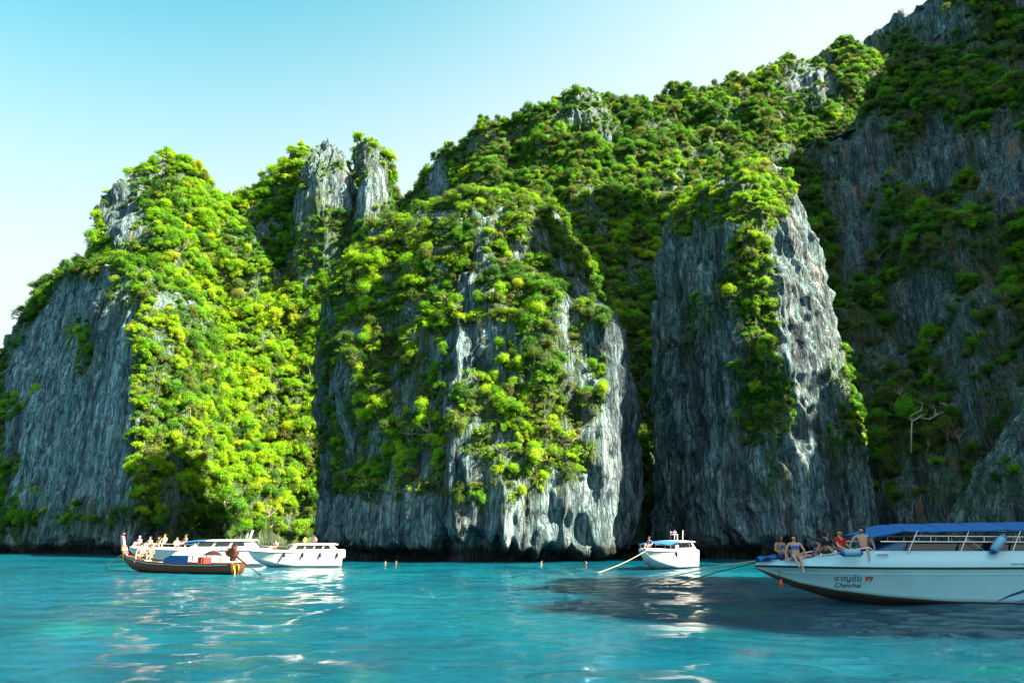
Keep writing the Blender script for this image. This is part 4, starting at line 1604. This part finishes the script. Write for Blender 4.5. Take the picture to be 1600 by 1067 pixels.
# ------------------------------------------------------------------ distant speedboats
def speedboat(label, bow, phi, L, B, sheer, roof, cab=(.42, .90), nwin=4, blue=None, arch=False, fenders=0, roofcol='gel', motors=2, fend_mat='dark'):
    e = empty('speedboat', (bow[0], bow[1], 0), phi)
    tag(e, label, 'speedboat')
    b = B / 2
    st = [(0, .03, sheer + .14, .02, sheer + .08, sheer + .04), (.06 * L, .42 * b, sheer + .12, .16 * b, sheer * .70, sheer * .58), (.14 * L, .68 * b, sheer + .09, .38 * b, sheer * .48, sheer * .26),
          (.25 * L, .88 * b, sheer + .05, .62 * b, sheer * .30, -.05), (.45 * L, 1.0 * b, sheer, .84 * b, .12, -.25), (L, .96 * b, sheer - .05, .88 * b, .05, -.3)]
    h = Hull(st, .3)
    hull = h.shell('hull', M['gel'], e, 44, 6)
    h.strake('rubbing_strake', M['blue_paint'] if blue else M['stripe_black'], e, .02, L - .05, .03, .06, .03, 40)
    deck = h.ring('deck', M['gel_deck'], e, [(0, .02), (.03, .15), (.12, .20), (.2, .20), (.24, .16), (b * 1.1, .18)], .05, L - .02, 40)
    x0, x1 = cab[0] * L, cab[1] * L
    zb = sheer + .15
    rake = (roof - zb) * 1.3
    w0, w1 = b * .86, b * .74
    # cabin shell with a raked screen
    sec = [(x0 - rake * .7, zb, w0 * .92), (x0 + rake * .25, roof - .06, w1 * .94), (x1 - .1, roof - .06, w1), (x1 + .45, zb, w0)]
    V = []
    for x, z, w in sec:
        V += [(x, -w, z), (x, w, z)]
    pym('cabin', V, [(0, 2, 4, 6), (1, 7, 5, 3), (0, 1, 3, 2), (2, 3, 5, 4), (4, 5, 7, 6), (0, 6, 7, 1)], M['gel'], e, False, .03)

    def side_pt(x, t, sd, out=.012):
        w = w0 + (w1 - w0) * t
        return (x, sd * (w + out), zb + (roof - .06 - zb) * t)
    for sd in (-1, 1):
        span = (x1 - .15 - x0 - .15) / nwin
        for k in range(nwin):
            a = x0 + .15 + k * span
            c = a + span * .86
            sk_ = rake * .32
            q0, q1 = .30, .84
            P = [side_pt(a, q0, sd), side_pt(c, q0, sd), side_pt(c + sk_ * (-.6 if k == nwin - 1 else .6), q1, sd), side_pt(a + sk_ * .6, q1, sd)]
            P2 = [(x, y - sd * .03, z) for x, y, z in P]
            pym('window', P + P2, [(0, 1, 2, 3), (7, 6, 5, 4), (0, 4, 5, 1), (1, 5, 6, 2), (2, 6, 7, 3), (3, 7, 4, 0)], M['tint'], e)
    # windscreen panes
    xa, xb_ = x0 - rake * .7, x0 + rake * .25
    for y0, y1 in ((-.95, -.34), (-.30, .30), (.34, .95)):
        P = []
        for (t, w) in ((.14, w0 * .9), (.86, w1 * .9)):
            for y in (y0, y1):
                P.append((xa + (xb_ - xa) * t - .02, y * w, zb + (roof - .06 - zb) * t + .02))
        P2 = [(x + .03, y, z - .03) for x, y, z in P]
        pym('windshield', P + P2, [(0, 1, 3, 2), (4, 6, 7, 5), (0, 2, 6, 4), (1, 5, 7, 3), (0, 4, 5, 1), (2, 3, 7, 6)], M['tint'], e)
    # roof with overhang
    V, F = [], []
    nx, ny = 20, 9
    ra, rb = x0 + rake * .1, x1 + .35
    for s_ in (0, 1):
        for i in range(nx):
            x = ra + (rb - ra) * i / (nx - 1)
            for j in range(ny):
                t = -1 + 2 * j / (ny - 1)
                tap = 1 - .25 * max(0, 1 - i / 4) ** 2
                V.append((x, t * (w1 + .14) * tap, roof + .05 - .09 * t * t - .10 * max(0, 1 - i / 5) ** 2 - .07 * s_))
    n1 = nx * ny
    for i in range(nx - 1):
        for j in range(ny - 1):
            a = i * ny + j
            F += [(a, a + 1, a + ny + 1, a + ny), (n1 + a, n1 + a + ny, n1 + a + ny + 1, n1 + a + 1)]
    for i in range(nx - 1):
        for j in (0, ny - 1):
            a = i * ny + j
            F.append((a, a + ny, n1 + a + ny, n1 + a))
    for j in range(ny - 1):
        for i in (0, nx - 1):
            a = i * ny + j
            F.append((a, a + 1, n1 + a + 1, n1 + a))
    rf = pym('roof', V, F, M[roofcol], e, True)
    if arch:
        for sd in (-1, 1):
            tubes('antenna', [line((x1 - .3, sd * .35, roof), (x1 - .05, sd * .35, roof + .85), .03)], M['gel'], rf, 6)
        tubes('antenna', [line((x1 - .6, 0, roof), (x1 - .45, 0, roof + .55), .04)], M['gel'], rf, 6)
    # rails
    for sd in (-1, 1):
        pts = []
        for x in np.linspace(.08 * L, x0 - .2, 8):
            hs, zs, *_ = h.at(x)
            pts.append((x, sd * (hs - .12), zs + .48, .016))
        tubes('bow_rail', [pts], M['steel'], e, 6)
        for p in pts[::2]:
            tubes('rail_post', [line((p[0], p[1], p[2]), (p[0], p[1], p[2] - .34), .012)], M['steel'], e, 5)
    for k in range(motors):
        y = (k - (motors - 1) / 2) * .7
        m_ = box('outboard_motor', (L + .3, y, sheer * .9), (.5, .4, .7), M['gel_deck'] if fend_mat == 'dark' else M['dark'], e, 0, 0, .07)
        box('motor_leg', (L + .28, y, .25), (.2, .12, .9), M['dark'], m_)
    if blue:
        a, c, zc = blue
        V, F = [], []
        for i in range(12):
            x = a + (c - a) * i / 11
            for j in range(9):
                t = -1 + 2 * j / 8
                V.append((x, t * w0 * 1.02, zc - .20 * (1 - i / 11) ** 2 - .12 * abs(t) ** 2.3))
        n1 = len(V)
        V += [(x, y, z - .03) for x, y, z in V]
        for i in range(11):
            for j in range(8):
                q = i * 9 + j
                F += [(q, q + 1, q + 10, q + 9), (n1 + q, n1 + q + 9, n1 + q + 10, n1 + q + 1)]
        cn = pym('canopy', V, F, M['blue_cloth'], e, True)
        for sd in (-1, 1):
            for x in (a + .15, (a + c) / 2):
                tubes('canopy_strut', [line((x, sd * w0 * .95, zc - .2), (x + .3, sd * w0 * .98, zb), .02)], M['steel'], cn, 6)
    for k in range(fenders):
        x = L * (.33 + .2 * k)
        hs, zs, *_ = h.at(x)
        fd = lathe('hull_fender', [(.02, -.22), (.08, -.18), (.10, 0), (.05, .17), (.02, .22)], M['dark'], e, (x, -hs - .07, zs - .14), n=10)
        tubes('fender_line', [line((x, -hs - .03, zs + .15), (x, -hs - .06, zs + .05), .012)], M['rope_dark'], fd, 5)
    return e, h


def world_pt(px, Y):
    return ((px - 800) / FPX * (Y * CP - CAM_H * SP), Y)


p1 = world_pt(197, 62)
S1, H1 = speedboat('long white speedboat with a blue awning and twin aerials, behind the wooden longtail boat', p1, math.radians(10), 11.6, 3.3, 1.28, 2.14, (.50, .88), 3, (4.6, 6.6, 2.18), True, 0)
p2 = world_pt(386, 57)
S2, H2 = speedboat('white hardtop speedboat with dark fenders along its side, nearest the sunlit slope', p2, math.radians(36), 7.4, 2.6, 1.12, 1.84, (.44, .90), 4, None, False, 4)
p3 = world_pt(1009, 52.5)
S3, H3 = speedboat('white speedboat with blue awning moored on a taut rope below the rock pillar', p3, math.radians(58), 8.6, 2.9, 1.22, 2.06, (.48, .92), 4, (1.9, 4.6, 2.08), True, 1, motors=2)

# flags and floats
def flag(label, loc, col, h=.7):
    e = empty('flag', loc)
    tag(e, label, 'flag')
    tubes('pole', [line((0, 0, -.1), (0, 0, h), .014)], M['steel'], e, 6)
    V, F = [], []
    for i in range(8):
        for j in range(7):
            V.append((.50 * i / 7, .05 * math.sin(i * 1.1 + j * .2), h - .02 - .32 * j / 6))
    ms = [cloth(c) for c in col]
    for i in range(7):
        for j in range(6):
            a = i * 7 + j
            F.append((a, a + 1, a + 8, a + 7))
    o = pym('cloth', V, F, ms, e, True)
    for k, p in enumerate(o.data.polygons):
        j = k % 6
        p.material_index = min(len(ms) - 1, [0, 1, 2, 2, 1, 0][j] if len(ms) > 2 else j % len(ms))
    return e


c3, s3 = math.cos(math.radians(58)), math.sin(math.radians(58))
def on3(x, y): return (p3[0] + x * c3 - y * s3, p3[1] + x * s3 + y * c3)
flag('small red white and blue flag on the roof of the roped speedboat', (*on3(5.2, -.2), 2.08), [(.6, .02, .03), (.8, .8, .8), (.03, .05, .3)], .75)
c2_, s2_ = math.cos(math.radians(36)), math.sin(math.radians(36))
def on2(x, y): return (p2[0] + x * c2_ - y * s2_, p2[1] + x * s2_ + y * c2_)
for (x, col, nm) in ((4.5, 'yellow', 'round yellow float standing on the hardtop speedboat roof'), (5.4, 'pink', 'round pink float standing on the hardtop speedboat roof')):
    f_ = lathe('roof_float', [(.05, -.02), (.06, .06), (.12, .10), (.17, .20), (.17, .28), (.11, .37), (.03, .40)], M[col], None, (0, 0, 0))
    f_.location = (*on2(x, 0), 1.90)
    tag(f_, nm, 'float')
    lathe('valve', [(.05, .39), (.05, .43), (.01, .45)], M['gel'], f_, n=8)


# mooring ropes
def rope(label, a, b, r=.03, sag=.15):
    pts = []
    for i in range(12):
        t = i / 11
        p = Vector(a).lerp(Vector(b), t)
        p.z -= sag * 4 * t * (1 - t)
        pts.append((*p, r))
    tag(tubes('mooring_rope', [pts], M['rope'], None, 6), label, 'rope')


q = world_pt(925, 48.5)
rope('pale rope running taut from the roped speedboat bow to the water', (p3[0] + .05, p3[1], 1.34), (q[0], q[1], -.1), .022)

# ------------------------------------------------------------------ the wooden longtail boat
def longtail():
    bow, stern = Vector((*world_pt(194, 51.5), 0)), Vector((*world_pt(371, 46.0), 0))
    d = stern - bow
    phi = math.atan2(d.y, d.x)
    L = d.length
    k = L / 9.5
    e = empty('longtail_boat', bow, phi)
    tag(e, 'brown wooden longtail boat with ribboned upswept bow and stern engine', 'longtail boat')
    st = [(-.35, .05, 1.30, .03, 1.1, 1.0), (.0, .16, 1.14, .08, .75, .58), (.7, .40, .98, .24, .36, .16), (1.7, .62, .80, .42, .16, -.10), (3.2, .80, .66, .60, .08, -.2), (5.5, .88, .60, .68, .06, -.22),
          (8, .78, .62, .58, .08, -.2), (9.5, .60, .68, .44, .14, -.1)]
    st = [(a * k, b, c, f, g, i) for a, b, c, f, g, i in st]
    h = Hull(st, -.15)
    hull = h.shell('hull', M['wood'], e, 46, 6)
    hull.data.materials.append(M['wood_red'])
    for p in hull.data.polygons:
        if p.center.x > L + 9:
            p.material_index = 1
    h.strake('gunwale', M['wood_red'], e, -.3 * k, L - .05, .05, .09, .035, 44)
    h.strake('painted_stripe', M['white_cloth'], hull, -.2 * k, L - .3, -.06, .045, .012, 44)
    for dz in (-.24, -.36):
        h.strake('plank_seam', M['wood_red'], hull, .4, L - .1, dz, .03, .010, 44)
    h.strake('painted_stripe', plain('green_band', (.03, .22, .16), .6), hull, .0, 3.0 * k, -.13, .05, .010, 24)
    fl = [(x, s * (h.half(x, .3) - .05), .28) for x in np.linspace(.6, L - .3, 16) for s in (-1, 1)]
    pym('floor_boards', fl, [(2 * i, 2 * i + 1, 2 * i + 3, 2 * i + 2) for i in range(15)], M['wood'], e)
    for x in (1.6, 2.6, 3.6, 4.6, 7.6):
        hs, zs, *_ = h.at(x * k)
        box('thwart', (x * k, 0, zs - .10), (.26, hs * 1.85, .05), M['white_cloth'] if x < 4 else M['wood'], e, 0, 0, .01)
    # upswept stem
    sp = [(.45, .55), (.05, .95), (-.25, 1.30), (-.50, 1.70), (-.68, 2.10), (-.80, 2.42)]
    V, F = [], []
    for i, (x, z) in enumerate(sp):
        w, t = .15 + .05 * (i > 2), .07
        V += [(x - w * .9, -t, z + w * .25), (x - w * .9, t, z + w * .25), (x + w * .9, t, z - w * .25), (x + w * .9, -t, z - w * .25)]
    for i in range(len(sp) - 1):
        for q in range(4):
            F.append((i * 4 + q, i * 4 + (q + 1) % 4, i * 4 + 4 + (q + 1) % 4, i * 4 + 4 + q))
    F += [(0, 1, 2, 3), tuple(len(V) - 4 + q for q in range(4))]
    stem = pym('stem_post', V, F, plain('painted_stem', (.55, .42, .40), .6, .3, 0, .25, 5), e, False, .02)
    for z, mat in ((1.30, 'pink'), (1.42, 'white_cloth'), (1.53, 'yellow'), (1.64, 'pink'), (1.18, 'pink')):
        x = np.interp(z, [p[1] for p in sp], [p[0] for p in sp])
        lathe('ribbon', [(.16, -.055), (.21, -.02), (.21, .03), (.16, .06)], M[mat], stem, (x, 0, z), n=10, rot=(0, -.45, 0))
    for k2, mat in enumerate(('pink', 'green', 'yellow')):
        tubes('ribbon_tail', [[(-.2 + .05 * k2, -.14, 1.3, .03), (-.15 + .06 * k2, -.2, 1.0, .04), (-.12 + .08 * k2, -.19, .72, .03)]], M[mat], stem, 5)
    box('stem_cap', (-.83, 0, 2.50), (.42, .16, .10), M['red_paint'], stem, 0, -.35)
    # low awning on posts
    a, c, zt = 5.0 * k, 7.4 * k, 1.22
    V, F = [], []
    for s_ in (0, 1):
        for i in range(9):
            x = a + (c - a) * i / 8
            for j in range(7):
                t = -1 + 2 * j / 6
                V.append((x, .82 * t, zt + .30 * (1 - t * t) - .06 - .03 * s_ - .02 * abs(math.sin(i * 1.57))))
    for i in range(8):
        for j in range(6):
            q = i * 7 + j
            F += [(q, q + 1, q + 8, q + 7), (63 + q, 63 + q + 7, 63 + q + 8, 63 + q + 1)]
    aw = pym('awning', V, F, M['white_cloth'], e, True)
    for x in (a + .05, (a + c) / 2, c - .05):
        for sd in (-1, 1):
            tubes('awning_post', [line((x, sd * .74, .5), (x, sd * .76, zt), .03)], M['wood_red'], aw, 6)
    pym('side_curtain', [(a - .9, -.80, .64), (c - 1.3, -.84, .62), (c - 1.3, -.82, 1.12), (a - .2, -.80, 1.12), (a - .9, -.76, .92),
                         (a - .9, -.77, .64), (c - 1.3, -.81, .62), (c - 1.3, -.79, 1.12), (a - .2, -.77, 1.12), (a - .9, -.73, .92)],
        [(0, 1, 2, 3, 4), (9, 8, 7, 6, 5), (0, 5, 6, 1), (1, 6, 7, 2), (2, 7, 8, 3), (3, 8, 9, 4), (4, 9, 5, 0)], M['blue_cloth'], e)
    box('cool_box', (c - .45, -.2, .78), (.6, .6, .5), M['red_paint'], e)
    # engine on its pivot with the long propeller shaft
    en = empty('engine', (0, 0, 0))
    en.parent = e
    ex = 9.0 * k
    box('engine_block', (ex, 0, 1.30), (.62, .48, .46), M['iron'], en, .2, .3, .05)
    box('engine_frame', (ex + .05, 0, .98), (.28, .3, .36), M['iron'], en)
    lathe('flywheel', [(.05, -.06), (.30, -.05), (.33, 0), (.30, .05), (.05, .06)], M['iron'], en, (ex - .35, 0, 1.36), n=16, rot=(0, 1.2, 0))
    lathe('air_filter', [(.14, 0), (.15, .2), (.10, .25)], M['iron'], en, (ex + .1, -.1, 1.5), n=12)
    lathe('fuel_can', [(.12, 0), (.13, .26), (.05, .32)], M['shaft'], en, (ex - .1, .2, 1.5), n=12)
    tubes('exhaust_pipe', [[(ex + .1, -.26, 1.4, .04), (ex + .3, -.3, 1.7, .04), (ex + .5, -.3, 1.74, .05)]], M['iron'], en, 7)
    tubes('tiller', [line((ex - .2, .05, 1.35), (ex - 1.4, .2, 1.5), .03)], M['shaft'], en, 6)
    tubes('propeller_shaft', [line((ex + .2, 0, 1.16), (ex + 1.5, 0, .55), .055) + line((ex + 1.5, 0, .55), (ex + 3.2, 0, -.18), .035)], M['shaft'], en, 8)
    tubes('stern_rope', [[(ex + .35, -.3, .74, .05), (ex + .6, -.36, .5, .05), (ex + .68, -.3, .2, .05), (ex + .55, -.2, -.05, .05)],
                         [(ex + .35, .0, .74, .04), (ex + .75, -.1, .55, .04), (ex + .85, -.1, .2, .04), (ex + .75, -.1, -.05, .04)]], M['yellow'], e, 6)
    return e, phi, h, k


LT, LPHI, LH, LK = longtail()
LB = LT.location


def on_lt(x, y, z):
    return (LB.x + x * math.cos(LPHI) - y * math.sin(LPHI), LB.y + x * math.sin(LPHI) + y * math.cos(LPHI), z)


a_ = on_lt(-.3, 0, 1.25)
q = world_pt(163, 66)
rope('pale rope stretching from the longtail boat bow down to the water', a_, (q[0], q[1], -.1), .035, .1)

SITJ = pose('sit', lean=.08, elbow_l=(-.30, -.08, .33), wrist_l=(-.18, -.34, .20), elbow_r=(.30, -.06, .33), wrist_r=(.17, -.34, .18))
SITJ2 = pose('sit', lean=-.12, knee_l=(-.14, -.40, .16), knee_r=(.12, -.36, .24), ankle_l=(-.1, -.55, -.15), ankle_r=(.1, -.5, -.12), turn=.6)
SITD = pose('sit', lean=.1, knee_l=(-.16, -.32, .36), knee_r=(.14, -.34, .34), ankle_l=(-.12, -.55, .04), ankle_r=(.12, -.56, .04), turn=-.3)
STJ = pose('stand', turn=.2)
for label, J, loc, rz, sk, w, hr, tn in (
        ('person in pale swimwear sitting nearest the longtail boat stem', SITJ, on_lt(1.55 * LK, -.2, .98), .1, 'skin_a', [('top', BIKT, (.7, .6, .5), .012), ('shorts', BRIEF, (.7, .65, .5), .014)], 'short', 0),
        ('person in a yellow wrap sitting second from the longtail boat stem', SITJ2, on_lt(2.35 * LK, -.15, .92), .3, 'skin_b', [('top', TANK, (.65, .5, .2), .012), ('shorts', SHORTS, (.55, .45, .3), .014)], 'short', .6)):
    person(label, J, loc, rz, sk, w, hr, 'hair_brown', tn, 1.0, 'passengers on the longtail boat', detail=1)
c1, s1 = math.cos(math.radians(10)), math.sin(math.radians(10))
def on1(x, y, z): return (p1[0] + x * c1 - y * s1, p1[1] + x * s1 + y * c1, z)
spots = [(.75, 0, 'STJ', (.30, .16, .42), 'person in a purple top at the very tip of the long speedboat bow', 'hat'),
         (1.7, -.25, 'SITD', (.65, .55, .45), 'person in a cream top on the long speedboat foredeck, second from the bow', None),
         (2.3, .1, 'SITD', (.6, .42, .3), 'person in a tan top on the long speedboat foredeck, third from the bow', None),
         (2.85, -.2, 'SITJ', (.72, .70, .68), 'person in a white top on the long speedboat foredeck, fourth from the bow', None),
         (3.9, -.15, 'SITD', (.68, .40, .08), 'person in an orange top on the long speedboat foredeck, fifth from the bow', None),
         (4.5, .1, 'SITJ', (.45, .36, .30), 'person in a brown top just before the long speedboat blue awning', None)]
for x, y, jn, col, label, hat in spots:
    hs, zs, *_ = H1.at(x)
    Jx = {'STJ': SITD, 'SITD': SITD, 'SITJ': SITJ}[jn]
    person(label, Jx, on1(x, y, zs + .18 + (.25 if jn == 'SITJ' else 0) - (.0 if jn != 'STJ' else -.05)), random.uniform(-.6, .6), random.choice(['skin_a', 'skin_b']),
           [('top', TEE if jn == 'STJ' else TANK, col, .014), ('shorts', SHORTS, (.1, .12, .2), .014)], 'short', 'hair_brown', 0, 1.0, 'passengers on the long speedboat', detail=1, hat=(.75, .72, .7) if hat else None)
hs, zs, *_ = H2.at(2.0)
person('person in a white shirt sitting on the hardtop speedboat foredeck', SITD, (*on2(2.0, -.2), zs + .18), -.5, 'skin_b', [('shirt', TEE, (.75, .75, .72), .014), ('shorts', SHORTS, (.1, .1, .14), .014)], 'short', 'hair', 0, detail=1)
hs, zs, *_ = H3.at(.9)
person('person in a blue shirt crouching at the bow of the roped speedboat', SITD, (*on3(.95, 0), zs + .18), -.7, 'skin_b', [('shirt', TEE, (.03, .10, .42), .014), ('shorts', SHORTS, (.03, .08, .3), .014)], 'short', 'hair', 0, detail=1)

# swimmers, shoulders at the surface
for px, Y, label in ((602, 66, 'swimmer with wet dark hair, left one of the two by the middle cliff'), (619, 66.5, 'swimmer with wet dark hair, right one of the two by the middle cliff'),
                     (846, 66, 'swimmer alone in front of the cave under the middle cliff'), (915, 65, 'swimmer close to the end of the taut pale rope')):
    w = world_pt(px, Y)
    person(label, STJ, (w[0], w[1], -.64), random.uniform(-1, 1), random.choice(['skin_a', 'skin_b']), [('shorts', SHORTS, (.05, .08, .2), .014)], 'short', 'hair_brown', .2, 1.05, 'swimmers below the middle cliff', detail=1)

# ------------------------------------------------------------------ bleached dead trees
def ray_at(px, py):
    x, y, z = at(px, py, 50.0)
    d = (Vector((float(x), float(y), float(z))) - CAMP).normalized()
    hit = bvh.ray_cast(CAMP, d)
    return hit[0], hit[1]


def dead_tree(label, pix, r0, group=None, toward=1.2):
    """pix: chains of photo points the branches pass through, the first point is the foot"""
    foot, n = ray_at(*pix[0][0])
    if foot is None:
        return
    Y = foot.y - toward
    e = empty('dead_tree', foot - n * .3)
    tag(e, label, 'dead tree', group)
    for i, ch in enumerate(pix):
        pts = []
        for j, (px, py) in enumerate(ch):
            yy = Y + (.9 if j == 0 and i == 0 else 0) + .35 * math.sin(j * 2.1 + i) 
            x, y, z = at(px, py, yy)
            p = Vector((float(x), float(y), float(z))) - e.location
            pts.append((*p, r0 * (1 - .7 * j / max(1, len(ch) - 1)) * (1 if i == 0 else .65)))
        if i == 0:
            pts.insert(0, (0, 0, 0, r0 * 1.1))
        tubes('trunk' if i == 0 else 'branch', [pts], M['dead'], e, 6)
        for j in range(2, len(pts)):
            for _ in range(3):
                a = Vector(pts[j][:3])
                b = a + Vector((random.uniform(-.9, .9), random.uniform(-.5, .5), random.uniform(.1, .9)))
                m_ = a.lerp(b, .5) + Vector((random.uniform(-.15, .15), 0, -.08))
                tubes('twig', [[(*a, r0 * .28), (*m_, r0 * .2), (*b, r0 * .08)]], M['dead'], e, 5)


dead_tree('bleached dead tree with crooked branches on the shaded mountainside above the boat canopy',
          [[(1424, 706), (1424, 675), (1425, 658), (1436, 652), (1452, 655), (1466, 647), (1478, 642), (1480, 634), (1493, 633)], [(1425, 658), (1422, 650), (1438, 642), (1442, 630)], [(1460, 650), (1462, 641), (1458, 636)],
           [(1480, 636), (1474, 629), (1470, 631)], [(1436, 652), (1444, 646)]], .13, None, 3.2)
